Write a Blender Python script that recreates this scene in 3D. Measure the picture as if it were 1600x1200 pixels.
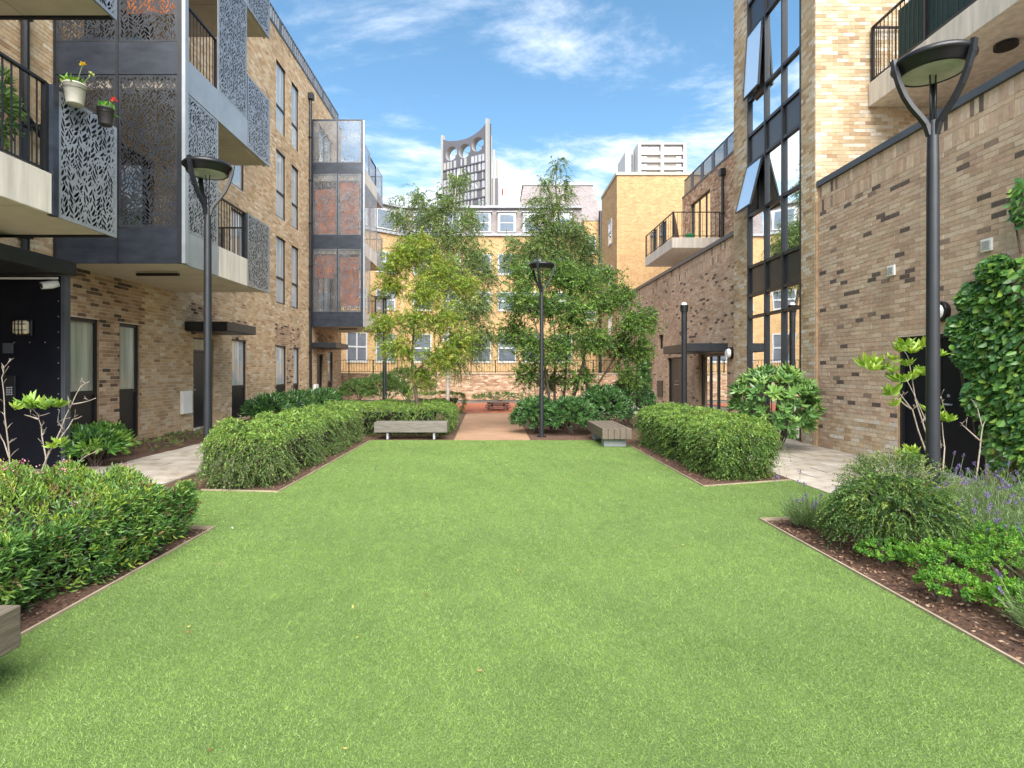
import bpy, bmesh, math, random
import numpy as np
from mathutils import Vector, Matrix, geometry as mgeo
R = math.radians
random.seed(7); rng = np.random.default_rng(11)
for o in list(bpy.data.objects): bpy.data.objects.remove(o)
SC = bpy.context.scene
COL = SC.collection

# ------------------------------------------------------------------ camera, sky, sun, exposure
F, CX, CY, EYE = 880.0, 773.0, 580.0, 1.52        # focal length and vanishing point (1600 px frame), eye height
cam = bpy.data.objects.new('camera', bpy.data.cameras.new('camera'))
COL.objects.link(cam); SC.camera = cam
cam.location = (0, 0, EYE); cam.rotation_euler = (R(90), 0, 0)
cam.data.sensor_width = 36; cam.data.lens = F / 1600 * 36
cam.data.shift_x = (800 - CX) / 1600; cam.data.shift_y = -(600 - CY) / 1600
cam.data.clip_end = 3000; cam.data.clip_start = 0.05

SUN_AZ, SUN_EL = 172.0, 46.0                       # sun over the right shoulder
W = bpy.data.worlds.new('World'); SC.world = W; W.use_nodes = True
nt = W.node_tree; nd = nt.nodes; lk = nt.links
for n in list(nd): nd.remove(n)
wout = nd.new('ShaderNodeOutputWorld'); bg = nd.new('ShaderNodeBackground')
sky = nd.new('ShaderNodeTexSky'); sky.sky_type = 'NISHITA'; sky.sun_disc = False
sky.sun_elevation = R(SUN_EL); sky.sun_rotation = R(SUN_AZ)
sky.air_density = 1.0; sky.dust_density = 0.6; sky.ozone_density = 2.2
tc = nd.new('ShaderNodeTexCoord'); sep = nd.new('ShaderNodeSeparateXYZ')
lk.new(tc.outputs['Generated'], sep.inputs[0])
def wmath(op, a, b=None, c=None):
    m = nd.new('ShaderNodeMath'); m.operation = op
    for i, v in enumerate((a, b, c)):
        if v is None: continue
        if isinstance(v, (int, float)): m.inputs[i].default_value = v
        else: lk.new(v, m.inputs[i])
    return m.outputs[0]
zc = wmath('ADD', wmath('MAXIMUM', sep.outputs['Z'], 0.0), 0.16)
comb = nd.new('ShaderNodeCombineXYZ')
lk.new(wmath('DIVIDE', sep.outputs['X'], zc), comb.inputs[0])
lk.new(wmath('DIVIDE', sep.outputs['Y'], zc), comb.inputs[1])
mp = nd.new('ShaderNodeMapping'); mp.inputs['Location'].default_value = (3.1, 1.7, 0.4); mp.inputs['Rotation'].default_value = (0, 0, R(25))
mp.inputs['Scale'].default_value = (1.0, 1.35, 1)
lk.new(comb.outputs[0], mp.inputs['Vector'])
cn = nd.new('ShaderNodeTexNoise'); cn.inputs['Scale'].default_value = 1.15; cn.inputs['Detail'].default_value = 9
cn.inputs['Roughness'].default_value = 0.63; cn.inputs['Distortion'].default_value = 0.35
lk.new(mp.outputs[0], cn.inputs['Vector'])
haze_lift = wmath('MULTIPLY', wmath('SUBTRACT', 0.42, wmath('MAXIMUM', sep.outputs['Z'], 0.0)), 0.42)
cl = nd.new('ShaderNodeMapRange'); cl.interpolation_type = 'SMOOTHSTEP'
cl.inputs['From Min'].default_value = 0.465; cl.inputs['From Max'].default_value = 0.69
lk.new(wmath('ADD', cn.outputs['Fac'], haze_lift), cl.inputs['Value'])
mixc = nd.new('ShaderNodeMix'); mixc.data_type = 'RGBA'
hs = nd.new('ShaderNodeHueSaturation'); hs.inputs['Saturation'].default_value = 1.1; hs.inputs['Hue'].default_value = 0.487; hs.inputs['Value'].default_value = 0.40
lk.new(sky.outputs[0], hs.inputs['Color'])
lk.new(wmath('MULTIPLY', cl.outputs[0], 0.92), mixc.inputs['Factor'])
lk.new(hs.outputs[0], mixc.inputs['A']); mixc.inputs['B'].default_value = (2.75, 2.82, 2.9, 1)
lk.new(mixc.outputs['Result'], bg.inputs['Color']); bg.inputs['Strength'].default_value = 0.10
lk.new(bg.outputs[0], wout.inputs['Surface'])

sd = bpy.data.lights.new('sun', 'SUN'); sd.energy = 1.75; sd.angle = R(62); sd.color = (1.0, 0.95, 0.87)
so = bpy.data.objects.new('sun', sd); COL.objects.link(so)
to_sun = Vector((math.sin(R(SUN_AZ)) * math.cos(R(SUN_EL)), math.cos(R(SUN_AZ)) * math.cos(R(SUN_EL)), math.sin(R(SUN_EL))))
so.rotation_euler = (-to_sun).to_track_quat('-Z', 'Y').to_euler(); so.location = (8, -10, 30)

SC.render.engine = 'CYCLES'
vs = SC.view_settings; vs.view_transform = 'Standard'; vs.look = 'None'; vs.gamma = 1.0; vs.use_curve_mapping = False
vs.exposure = 2.7

# ------------------------------------------------------------------ helpers
def P(px, py, Y):                                   # point seen at a pixel, at depth Y
    return Vector(((px - CX) * Y / F, Y, EYE - (py - CY) * Y / F))
def G(px, py):
    Y = F * EYE / (py - CY); return ((px - CX) * Y / F, Y)
LOC = {}
def tag(o, label=None, cat=None, group=None, kind=None):
    if label: o['label'] = label
    if cat: o['category'] = cat
    if group: o['group'] = group
    if kind: o['kind'] = kind
    return o
def empty(name, loc=(0, 0, 0), parent=None, **k):
    o = bpy.data.objects.new(name, None); COL.objects.link(o); o.empty_display_size = 0.2
    l = Vector(loc); LOC[o.name] = l
    if parent: o.parent = parent; o.location = l - LOC[parent.name]
    else: o.location = l
    return tag(o, **k)
def link_mesh(name, me, mat, parent=None, loc=None, **k):
    o = bpy.data.objects.new(name, me); COL.objects.link(o)
    if mat and not me.materials: me.materials.append(mat)
    l = Vector(loc) if loc is not None else Vector((0, 0, 0)); LOC[o.name] = l
    if parent: o.parent = parent; o.location = l - LOC[parent.name]
    else: o.location = l
    return tag(o, **k)
def np_mesh(name, V, Fq, cols=None, smooth=False):
    """V (n,3), Fq (m,k) with constant k"""
    me = bpy.data.meshes.new(name); V = np.asarray(V, np.float32); Fq = np.asarray(Fq, np.int32)
    m, k = Fq.shape
    me.vertices.add(len(V)); me.vertices.foreach_set('co', V.ravel())
    me.loops.add(m * k); me.loops.foreach_set('vertex_index', Fq.ravel())
    me.polygons.add(m); me.polygons.foreach_set('loop_start', np.arange(0, m * k, k, dtype=np.int32))
    me.polygons.foreach_set('loop_total', np.full(m, k, np.int32))
    me.polygons.foreach_set('use_smooth', np.full(m, bool(smooth)))
    if cols is not None:
        a = me.color_attributes.new('col', 'FLOAT_COLOR', 'POINT')
        c = np.ones((len(V), 4), np.float32); c[:, :3] = cols; a.data.foreach_set('color', c.ravel())
    me.update(); me.validate(); return me
class Frame:
    def __init__(s, O, U, N): s.O = Vector(O); s.U = Vector(U).normalized(); s.N = Vector(N).normalized(); s.V = Vector((0, 0, 1))
    def p(s, u, v, d=0): return s.O + s.U * u + s.V * v + s.N * d
class MB:
    def __init__(s): s.v = []; s.f = []
    def box(s, x0, x1, y0, y1, z0, z1):
        return s.hexa([(x0, y0, z0), (x1, y0, z0), (x1, y1, z0), (x0, y1, z0), (x0, y0, z1), (x1, y0, z1), (x1, y1, z1), (x0, y1, z1)])
    def hexa(s, c):
        b = len(s.v); s.v += [tuple(x) for x in c]
        s.f += [(b, b+3, b+2, b+1), (b+4, b+5, b+6, b+7), (b, b+1, b+5, b+4), (b+1, b+2, b+6, b+5), (b+2, b+3, b+7, b+6), (b+3, b, b+4, b+7)]
        return s
    def pb(s, fr, u0, u1, v0, v1, d0, d1):
        return s.hexa([fr.p(u0, v0, d1), fr.p(u1, v0, d1), fr.p(u1, v0, d0), fr.p(u0, v0, d0), fr.p(u0, v1, d1), fr.p(u1, v1, d1), fr.p(u1, v1, d0), fr.p(u0, v1, d0)])
    def poly(s, pts):
        b = len(s.v); s.v += [tuple(p) for p in pts]; s.f.append(tuple(range(b, b + len(pts)))); return s
    def prism(s, pts, z0, z1):
        n = len(pts); b = len(s.v)
        s.v += [(p[0], p[1], z0) for p in pts] + [(p[0], p[1], z1) for p in pts]
        s.f.append(tuple(range(b + n - 1, b - 1, -1))); s.f.append(tuple(range(b + n, b + 2 * n)))
        for i in range(n): j = (i + 1) % n; s.f.append((b + i, b + j, b + n + j, b + n + i))
        return s
    def tube(s, pts, rad, n=8, cap=True):
        pts = [Vector(p) for p in pts]; rad = rad if hasattr(rad, '__len__') else [rad] * len(pts)
        b = len(s.v); up = Vector((0.13, 0.27, 0.95)); X = None
        for i, p in enumerate(pts):
            t = (pts[min(i + 1, len(pts) - 1)] - pts[max(i - 1, 0)]).normalized()
            if X is None:
                X = t.cross(up)
                if X.length < 1e-3: X = t.cross(Vector((1, 0, 0)))
            X = (X - t * X.dot(t)).normalized(); Yv = t.cross(X)
            for k in range(n):
                a = 2 * math.pi * k / n; s.v.append(tuple(p + (X * math.cos(a) + Yv * math.sin(a)) * rad[i]))
        for i in range(len(pts) - 1):
            for k in range(n):
                k2 = (k + 1) % n; s.f.append((b + i*n + k, b + i*n + k2, b + (i+1)*n + k2, b + (i+1)*n + k))
        if cap:
            s.f.append(tuple(b + n - 1 - k for k in range(n))); e = b + (len(pts) - 1) * n; s.f.append(tuple(e + k for k in range(n)))
        return s
    def lathe(s, prof, c=(0, 0, 0), n=24):
        b = len(s.v); m = len(prof)
        for r, z in prof:
            for k in range(n):
                a = 2 * math.pi * k / n; s.v.append((c[0] + r * math.cos(a), c[1] + r * math.sin(a), c[2] + z))
        for i in range(m - 1):
            for k in range(n):
                k2 = (k + 1) % n; s.f.append((b + i*n + k, b + i*n + k2, b + (i+1)*n + k2, b + (i+1)*n + k))
        return s
    def build(s, name, mat, parent=None, smooth=False, bevel=0, **k):
        o0 = LOC[parent.name] if parent else Vector((0, 0, 0))
        if parent: vv = [(x - o0.x, y - o0.y, z - o0.z) for x, y, z in s.v]; base = o0
        else:
            xs = np.array(s.v); c = Vector((float(xs[:, 0].mean()), float(xs[:, 1].mean()), float(xs[:, 2].min())))
            vv = [(x - c.x, y - c.y, z - c.z) for x, y, z in s.v]; base = c
        me = bpy.data.meshes.new(name); me.from_pydata(vv, [], s.f); me.update()
        if smooth: me.polygons.foreach_set('use_smooth', [True] * len(me.polygons))
        o = link_mesh(name, me, mat, parent, base, **k)
        if bevel:
            m = o.modifiers.new('bevel', 'BEVEL'); m.width = bevel; m.segments = 2; m.limit_method = 'ANGLE'
        return o
def copy_tree(o, parent=None):
    c = o.copy(); COL.objects.link(c); c.parent = parent
    for ch in list(o.children): copy_tree(ch, c)
    return c

# ------------------------------------------------------------------ materials
def mat_new(name):
    m = bpy.data.materials.new(name); m.use_nodes = True; t = m.node_tree
    b = t.nodes['Principled BSDF']; return m, t, b
def nmath(t, op, a, b=None):
    m = t.nodes.new('ShaderNodeMath'); m.operation = op
    for i, v in enumerate((a, b)):
        if v is None: continue
        if isinstance(v, (int, float)): m.inputs[i].default_value = v
        else: t.links.new(v, m.inputs[i])
    return m.outputs[0]
def noise(t, scale, detail=4, rough=0.55, coord='Object', stretch=None, dist=0):
    c = t.nodes.new('ShaderNodeTexCoord'); n = t.nodes.new('ShaderNodeTexNoise')
    n.inputs['Scale'].default_value = scale; n.inputs['Detail'].default_value = detail; n.inputs['Roughness'].default_value = rough; n.inputs['Distortion'].default_value = dist
    src = c.outputs[coord]
    if coord == 'World':
        pass
    if stretch:
        m = t.nodes.new('ShaderNodeMapping'); m.inputs['Scale'].default_value = stretch; t.links.new(src, m.inputs['Vector']); src = m.outputs[0]
    t.links.new(src, n.inputs['Vector']); return n.outputs['Fac']
def ramp(t, fac, stops):
    r = t.nodes.new('ShaderNodeValToRGB'); e = r.color_ramp.elements
    while len(e) > 1: e.remove(e[-1])
    e[0].position = stops[0][0]; e[0].color = (*stops[0][1], 1)
    for p, c in stops[1:]: x = e.new(p); x.color = (*c, 1)
    t.links.new(fac, r.inputs[0]); return r.outputs[0]
def bump(t, b, h, strength=0.3, dist=0.01):
    n = t.nodes.new('ShaderNodeBump'); n.inputs['Strength'].default_value = strength; n.inputs['Distance'].default_value = dist
    t.links.new(h, n.inputs['Height']); t.links.new(n.outputs[0], b.inputs['Normal'])
def simple(name, c, rough=0.6, metal=0.0, var=0.15, scale=6, bmp=0.0, bscale=60, spec=0.5, stretch=None):
    m, t, b = mat_new(name); b.inputs['Roughness'].default_value = rough; b.inputs['Metallic'].default_value = metal
    b.inputs['Specular IOR Level'].default_value = spec
    f = noise(t, scale, 5, 0.6, stretch=stretch)
    lo = tuple(x * (1 - var) for x in c); hi = tuple(min(1, x * (1 + var)) for x in c)
    t.links.new(ramp(t, f, [(0.3, lo), (0.7, hi)]), b.inputs['Base Color'])
    if bmp: bump(t, b, noise(t, bscale, 4, 0.6, stretch=stretch), bmp, 0.01)
    return m
def attr_mat(name, rough=0.85, var=0.18, scale=14, bmp=0.35, bscale=120):
    m, t, b = mat_new(name); a = t.nodes.new('ShaderNodeAttribute'); a.attribute_name = 'col'
    f = noise(t, scale, 5, 0.65)
    mx = t.nodes.new('ShaderNodeMix'); mx.data_type = 'RGBA'; mx.blend_type = 'MULTIPLY'; mx.inputs['Factor'].default_value = 1
    t.links.new(a.outputs['Color'], mx.inputs['A'])
    t.links.new(ramp(t, f, [(0.3, (1 - var,) * 3), (0.7, (1 + var * 0.6,) * 3)]), mx.inputs['B'])
    gp = t.nodes.new('ShaderNodeNewGeometry'); sn = t.nodes.new('ShaderNodeTexNoise'); sn.inputs['Scale'].default_value = 0.55; sn.inputs['Detail'].default_value = 5; sn.inputs['Roughness'].default_value = 0.65
    t.links.new(gp.outputs['Position'], sn.inputs['Vector'])
    m2 = t.nodes.new('ShaderNodeMix'); m2.data_type = 'RGBA'; m2.blend_type = 'MULTIPLY'; m2.inputs['Factor'].default_value = 1
    t.links.new(mx.outputs['Result'], m2.inputs['A']); t.links.new(ramp(t, sn.outputs['Fac'], [(0.32, (0.80, 0.79, 0.78)), (0.5, (1, 1, 1)), (0.68, (1.1, 1.1, 1.1))]), m2.inputs['B'])
    t.links.new(m2.outputs['Result'], b.inputs['Base Color']); b.inputs['Roughness'].default_value = rough
    b.inputs['Specular IOR Level'].default_value = 0.25
    if bmp: bump(t, b, noise(t, bscale, 4, 0.7), bmp, 0.006)
    return m
def leaf_mat(name, rough=0.45, trans=0.3, spec=0.4):
    m, t, b = mat_new(name); a = t.nodes.new('ShaderNodeAttribute'); a.attribute_name = 'col'
    t.links.new(a.outputs['Color'], b.inputs['Base Color']); b.inputs['Roughness'].default_value = rough; b.inputs['Specular IOR Level'].default_value = spec
    tr = t.nodes.new('ShaderNodeBsdfTranslucent'); hs = t.nodes.new('ShaderNodeHueSaturation')
    hs.inputs['Hue'].default_value = 0.485; hs.inputs['Value'].default_value = 1.5; hs.inputs['Saturation'].default_value = 1.1
    t.links.new(a.outputs['Color'], hs.inputs['Color']); t.links.new(hs.outputs[0], tr.inputs['Color'])
    mx = t.nodes.new('ShaderNodeMixShader'); mx.inputs[0].default_value = trans
    t.links.new(b.outputs[0], mx.inputs[1]); t.links.new(tr.outputs[0], mx.inputs[2])
    t.links.new(mx.outputs[0], t.nodes['Material Output'].inputs['Surface']); return m
def glass_mat(name, inner, mirror_ior=1.9, rough=0.015, var=0.3, scale=1.2, wob=0.04, st=(1, 1, 0.35)):
    """window glass seen from outside: inner colour behind a reflective sheet"""
    m, t, b = mat_new(name)
    d = t.nodes.new('ShaderNodeBsdfDiffuse'); g = t.nodes.new('ShaderNodeBsdfGlossy'); g.inputs['Roughness'].default_value = rough
    g.inputs['Color'].default_value = (0.93, 0.96, 0.97, 1)
    f = noise(t, scale, 3, 0.6, stretch=st)
    t.links.new(ramp(t, f, [(0.3, tuple(x * (1 - var) for x in inner)), (0.7, tuple(min(1, x * (1 + var)) for x in inner))]), d.inputs['Color'])
    fr = t.nodes.new('ShaderNodeFresnel'); fr.inputs['IOR'].default_value = mirror_ior
    bp = t.nodes.new('ShaderNodeBump'); bp.inputs['Strength'].default_value = wob; bp.inputs['Distance'].default_value = 0.02
    t.links.new(noise(t, 1.7, 1, 0.4), bp.inputs['Height']); t.links.new(bp.outputs[0], g.inputs['Normal'])
    mx = t.nodes.new('ShaderNodeMixShader'); t.links.new(fr.outputs[0], mx.inputs[0])
    t.links.new(d.outputs[0], mx.inputs[1]); t.links.new(g.outputs[0], mx.inputs[2])
    t.links.new(mx.outputs[0], t.nodes['Material Output'].inputs['Surface']); return m
M = {}
M['brick'] = attr_mat('brick')
M['mortar'] = simple('mortar', (0.60, 0.51, 0.41), 0.95, var=0.2, scale=3, bmp=0.3, bscale=90)
M['mortar_brown'] = simple('mortar_brown', (0.56, 0.455, 0.36), 0.95, var=0.2, scale=3, bmp=0.3, bscale=90)
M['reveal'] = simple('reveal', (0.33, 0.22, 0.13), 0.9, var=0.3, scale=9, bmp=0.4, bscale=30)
M['concrete'] = simple('concrete', (0.62, 0.56, 0.48), 0.85, var=0.2, scale=2.2, bmp=0.15, bscale=50, stretch=(3.5, 3.5, 0.35))
M['soffit'] = simple('soffit', (0.55, 0.48, 0.38), 0.85, var=0.1, scale=2)
M['dark_metal'] = simple('dark_metal', (0.015, 0.017, 0.021), 0.42, 0.0, var=0.25, scale=5, spec=0.5)
M['black_metal'] = simple('black_metal', (0.008, 0.0085, 0.0105), 0.4, 0.0, var=0.3, scale=8)
M['navy_panel'] = simple('navy_panel', (0.0055, 0.0065, 0.012), 0.5, 0.0, var=0.3, scale=3, spec=0.22)
M['cream_glass'] = simple('cream_glass', (0.82, 0.70, 0.48), 0.4, var=0.08, scale=6)
M['band_metal'] = simple('band_metal', (0.036, 0.043, 0.058), 0.36, 0.35, var=0.35, scale=2.2, stretch=(1, 1, 2.5))
M['fascia_metal'] = simple('fascia_metal', (0.33, 0.36, 0.39), 0.38, 0.3, var=0.12, scale=2)
M['screen_shaded'] = simple('screen_shaded', (0.045, 0.050, 0.060), 0.30, 0.3, var=0.35, scale=2.4)  # camera-facing screens: shade and dark reflection put into the metal colour
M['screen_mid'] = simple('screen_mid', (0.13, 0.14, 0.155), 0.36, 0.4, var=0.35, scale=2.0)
M['hole_shade'] = simple('hole_shade', (0.020, 0.022, 0.026), 0.8)  # near-black stand-in for the shade behind screen holes
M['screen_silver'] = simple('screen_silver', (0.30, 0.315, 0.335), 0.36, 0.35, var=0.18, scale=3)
M['rust_panel'] = simple('rust_panel', (0.62, 0.20, 0.065), 0.8, 0.0, var=0.4, scale=3.5)
M['coping'] = simple('coping', (0.085, 0.095, 0.11), 0.45, 0.3, var=0.15, scale=3)
M['spandrel'] = simple('spandrel', (0.030, 0.033, 0.040), 0.28, 0.2, var=0.15, scale=2)
M['frame'] = simple('frame', (0.012, 0.013, 0.016), 0.4, 0.0, var=0.2, scale=8)
M['white_paint'] = simple('white_paint', (0.44, 0.45, 0.46), 0.5, var=0.06, scale=4)
M['white_plastic'] = simple('white_plastic', (0.80, 0.79, 0.75), 0.45, var=0.05, scale=4)
M['glass_sky'] = glass_mat('glass_sky', (0.30, 0.33, 0.32), 3.4)  # inner colour raised to stand in for whitish sky reflections
M['glass_sash'] = glass_mat('glass_sash', (0.62, 0.66, 0.68), 1.45, rough=0.35)  # pale inner colour stands in for bright cloud reflected in the open sashes
M['glass_left'] = glass_mat('glass_left', (0.40, 0.43, 0.43), 1.9, var=0.4, scale=2.2, st=(1, 6, .15))
M['glass_frosted'] = glass_mat('glass_frosted', (0.34, 0.37, 0.30), 1.5, rough=0.08, var=0.35, scale=1.6, st=(1, 5, .25))
M['glass_dark'] = glass_mat('glass_dark', (0.05, 0.055, 0.06), 1.8)
M['glass_far'] = glass_mat('glass_far', (0.12, 0.14, 0.17), 2.2)
M['wood_grey'] = simple('wood_grey', (0.125, 0.10, 0.074), 0.8, var=0.35, scale=5, bmp=0.5, bscale=18, stretch=(14, 1, 14))
M['wood_grey_x'] = simple('wood_grey_x', (0.14, 0.125, 0.107), 0.8, var=0.35, scale=5, bmp=0.5, bscale=18, stretch=(1, 14, 14))
M['bench_leg'] = simple('bench_leg', (0.34, 0.36, 0.37), 0.6, 0.2, var=0.1)
M['bark'] = simple('bark', (0.085, 0.062, 0.045), 0.9, var=0.45, scale=20, bmp=0.7, bscale=40, stretch=(1, 1, 0.3))
M['bark_pale'] = simple('bark_pale', (0.27, 0.225, 0.18), 0.85, var=0.3, scale=25, bmp=0.4, bscale=60)
M['bark_birch'] = simple('bark_birch', (0.55, 0.51, 0.46), 0.8, var=0.4, scale=9, bmp=0.3, stretch=(1, 1, 3))
M['leaf'] = leaf_mat('leaf'); M['leaf_gloss'] = leaf_mat('leaf_gloss', 0.32, 0.16, 0.5); M['leaf_soft'] = leaf_mat('leaf_soft', 0.6, 0.32, 0.25)
M['turf_blade'] = leaf_mat('turf_blade', 0.5, 0.25, 0.3)
M['petal'] = leaf_mat('petal', 0.6, 0.3, 0.2)
M['twig_mass'] = simple('twig_mass', (0.030, 0.028, 0.016), 0.95, var=0.4, scale=20, bmp=0.8, bscale=30)
# textured far materials
def brick_tex(name, c1, c2, mortar, flat='XZ', scale=1.0):
    m, t, b = mat_new(name); c = t.nodes.new('ShaderNodeTexCoord'); sp = t.nodes.new('ShaderNodeSeparateXYZ'); cb = t.nodes.new('ShaderNodeCombineXYZ')
    t.links.new(c.outputs['Object'], sp.inputs[0])
    t.links.new(nmath(t, 'ADD', sp.outputs['X'], sp.outputs['Y']), cb.inputs[0]); t.links.new(sp.outputs['Z'], cb.inputs[1])
    bt = t.nodes.new('ShaderNodeTexBrick'); t.links.new(cb.outputs[0], bt.inputs['Vector'])
    bt.inputs['Scale'].default_value = 1; bt.inputs['Brick Width'].default_value = 0.225; bt.inputs['Row Height'].default_value = 0.075; bt.inputs['Mortar Size'].default_value = 0.006
    bt.inputs['Color1'].default_value = (*c1, 1); bt.inputs['Color2'].default_value = (*c2, 1); bt.inputs['Mortar'].default_value = (*mortar, 1)
    f = noise(t, 2.2, 6, 0.75); f2 = noise(t, 9, 4, 0.7)
    mx = t.nodes.new('ShaderNodeMix'); mx.data_type = 'RGBA'; mx.blend_type = 'MULTIPLY'; mx.inputs['Factor'].default_value = 1
    t.links.new(bt.outputs['Color'], mx.inputs['A']); t.links.new(ramp(t, f, [(0.3, (0.78,) * 3), (0.7, (1.12,) * 3)]), mx.inputs['B'])
    mx2 = t.nodes.new('ShaderNodeMix'); mx2.data_type = 'RGBA'; mx2.blend_type = 'MULTIPLY'; mx2.inputs['Factor'].default_value = 1
    t.links.new(mx.outputs['Result'], mx2.inputs['A']); t.links.new(ramp(t, f2, [(0.35, (0.72,) * 3), (0.5, (1.0,) * 3)]), mx2.inputs['B'])
    t.links.new(mx2.outputs['Result'], b.inputs['Base Color']); b.inputs['Roughness'].default_value = 0.9
    return m
M['yellow_brick'] = brick_tex('yellow_brick', (0.52, 0.325, 0.145), (0.42, 0.245, 0.10), (0.46, 0.35, 0.23))
M['roof_slate'] = brick_tex('roof_slate', (0.29, 0.25, 0.24), (0.22, 0.19, 0.19), (0.15, 0.13, 0.13))
M['stone_sill'] = simple('stone_sill', (0.42, 0.36, 0.29), 0.8)
M['lead'] = simple('lead', (0.30, 0.31, 0.33), 0.6)

# ------------------------------------------------------------------ ground
def soil_mat():
    m, t, b = mat_new('soil'); f = noise(t, 26, 6, 0.75); f2 = noise(t, 4, 3, 0.6)
    t.links.new(ramp(t, f, [(0.25, (0.035, 0.018, 0.011)), (0.5, (0.10, 0.052, 0.032)), (0.62, (0.17, 0.09, 0.055)), (0.75, (0.26, 0.17, 0.11))]), b.inputs['Base Color'])
    b.inputs['Roughness'].default_value = 0.95; bump(t, b, f, 1.0, 0.03); return m
M['soil'] = soil_mat()
M['gravel_ground'] = simple('gravel_ground', (0.17, 0.15, 0.12), 0.95, var=0.3, scale=3, bmp=0.4)
def resin_mat():
    m, t, b = mat_new('resin_path'); f = noise(t, 1.2, 5, 0.6); f2 = noise(t, 160, 3, 0.7)
    mx = t.nodes.new('ShaderNodeMix'); mx.data_type = 'RGBA'; mx.blend_type = 'MULTIPLY'; mx.inputs['Factor'].default_value = 1
    t.links.new(ramp(t, f, [(0.3, (0.27, 0.155, 0.09)), (0.7, (0.36, 0.22, 0.135))]), mx.inputs['A'])
    t.links.new(ramp(t, f2, [(0.35, (0.7,) * 3), (0.65, (1.15,) * 3)]), mx.inputs['B'])
    t.links.new(mx.outputs['Result'], b.inputs['Base Color']); b.inputs['Roughness'].default_value = 0.9; bump(t, b, f2, 0.4, 0.004); return m
M['resin_path'] = resin_mat()
M['red_surface'] = simple('red_surface', (0.42, 0.13, 0.065), 0.9, var=0.2, scale=3, bmp=0.3)
def turf_mat():
    m, t, b = mat_new('turf'); f = noise(t, 1.6, 5, 0.65); f2 = noise(t, 120, 4, 0.7, stretch=(1, 0.6, 1))
    mx = t.nodes.new('ShaderNodeMix'); mx.data_type = 'RGBA'; mx.blend_type = 'MULTIPLY'; mx.inputs['Factor'].default_value = 1
    t.links.new(ramp(t, f, [(0.3, (0.10, 0.17, 0.038)), (0.7, (0.15, 0.23, 0.055))]), mx.inputs['A'])
    t.links.new(ramp(t, f2, [(0.3, (0.5,) * 3), (0.6, (1.1,) * 3)]), mx.inputs['B'])
    t.links.new(mx.outputs['Result'], b.inputs['Base Color']); b.inputs['Roughness'].default_value = 0.8; bump(t, b, f2, 0.8, 0.02); return m
M['turf'] = turf_mat()
def paver_mat():
    m, t, b = mat_new('paver'); f = noise(t, 2.2, 6, 0.7, dist=0.5); f2 = noise(t, 60, 4, 0.7)
    oi = t.nodes.new('ShaderNodeObjectInfo')
    base = ramp(t, f, [(0.28, (0.20, 0.155, 0.105)), (0.45, (0.37, 0.32, 0.26)), (0.7, (0.53, 0.49, 0.44))])
    mx = t.nodes.new('ShaderNodeMix'); mx.data_type = 'RGBA'; mx.blend_type = 'MULTIPLY'; mx.inputs['Factor'].default_value = 1
    t.links.new(base, mx.inputs['A']); t.links.new(ramp(t, oi.outputs['Random'], [(0, (0.8, 0.78, 0.75)), (1, (1.08, 1.08, 1.08))]), mx.inputs['B'])
    t.links.new(mx.outputs['Result'], b.inputs['Base Color']); b.inputs['Roughness'].default_value = 0.75; bump(t, b, f2, 0.25, 0.004); return m
M['paver'] = paver_mat()

def sheet(name, pts, z, mat, **k):
    return MB().poly([(p[0], p[1], z) for p in pts]).build(name, mat, **k)
tag(sheet('ground', [(-900, -300), (900, -300), (900, 1500), (-900, 1500)], -0.03, M['gravel_ground']), kind='structure')
LX, LY = 2.72, 12.4                                  # lawn half width, far edge
LAWN = [(-LX, -3), (LX, -3), (LX, 5.77), (4.15, 5.98), (4.15, 7.86), (2.75, 7.42), (2.75, 12.38), (-LX, 12.42), (-LX, 7.08), (-4.3, 7.2), (-4.42, 5.6), (-LX, 5.46)]
tag(sheet('lawn', LAWN, 0.0, M['turf']), kind='structure')
def soilbed(name, pts):
    """slightly heaped soil sheet"""
    bm = bmesh.new(); f = bm.faces.new([bm.verts.new((p[0], p[1], 0)) for p in pts])
    bmesh.ops.triangulate(bm, faces=[f]); bmesh.ops.subdivide_edges(bm, edges=bm.edges[:], cuts=14, use_grid_fill=True)
    bmesh.ops.triangulate(bm, faces=bm.faces[:])
    for v in bm.verts: v.co.z = -0.012 + (0 if v.is_boundary else random.uniform(-0.006, 0.02))
    me = bpy.data.meshes.new(name); bm.to_mesh(me); bm.free()
    return link_mesh(name, me, M['soil'], kind='structure')
soilbed('soil_bed', [(-LX, -1), (-LX, 5.46), (-4.5, 5.6), (-4.75, -1)])
soilbed('soil_bed', [(-LX, 7.08), (-LX, 12.42), (-4.25, 12.4), (-4.45, 7.2)])
soilbed('soil_bed', [(LX, -1), (LX, 5.77), (4.15, 5.98), (4.15, 6.6), (5.3, 6.5), (5.3, -1)])
soilbed('soil_bed', [(2.75, 7.42), (2.75, 12.38), (4.45, 12.4), (4.3, 7.9), (3.9, 7.8)])
soilbed('soil_bed', [(-0.92, 12.42), (-4.3, 12.42), (-4.3, 20), (-1.05, 20)])
soilbed('soil_bed', [(0.80, 12.38), (5.0, 12.4), (5.0, 20), (0.75, 20)])
soilbed('soil_bed', [(-6.2, 9.0), (-6.2, 13.9), (-7.79, 13.9), (-7.79, 9.0)])
soilbed('soil_bed', [(-6.3, 16.2), (-6.3, 23.8), (-7.79, 23.8), (-7.79, 16.2)])
tag(sheet('path', [(-0.90, 12.42), (0.79, 12.38), (0.74, 20.6), (-1.02, 20.6)], -0.004, M['resin_path']), kind='structure')
tag(sheet('play_surface', [(-1.02, 20.61), (0.74, 20.61), (3.6, 20.8), (3.6, 27.0), (-3.4, 27.0), (-3.0, 20.8)], -0.002, M['red_surface']), kind='structure')
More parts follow.
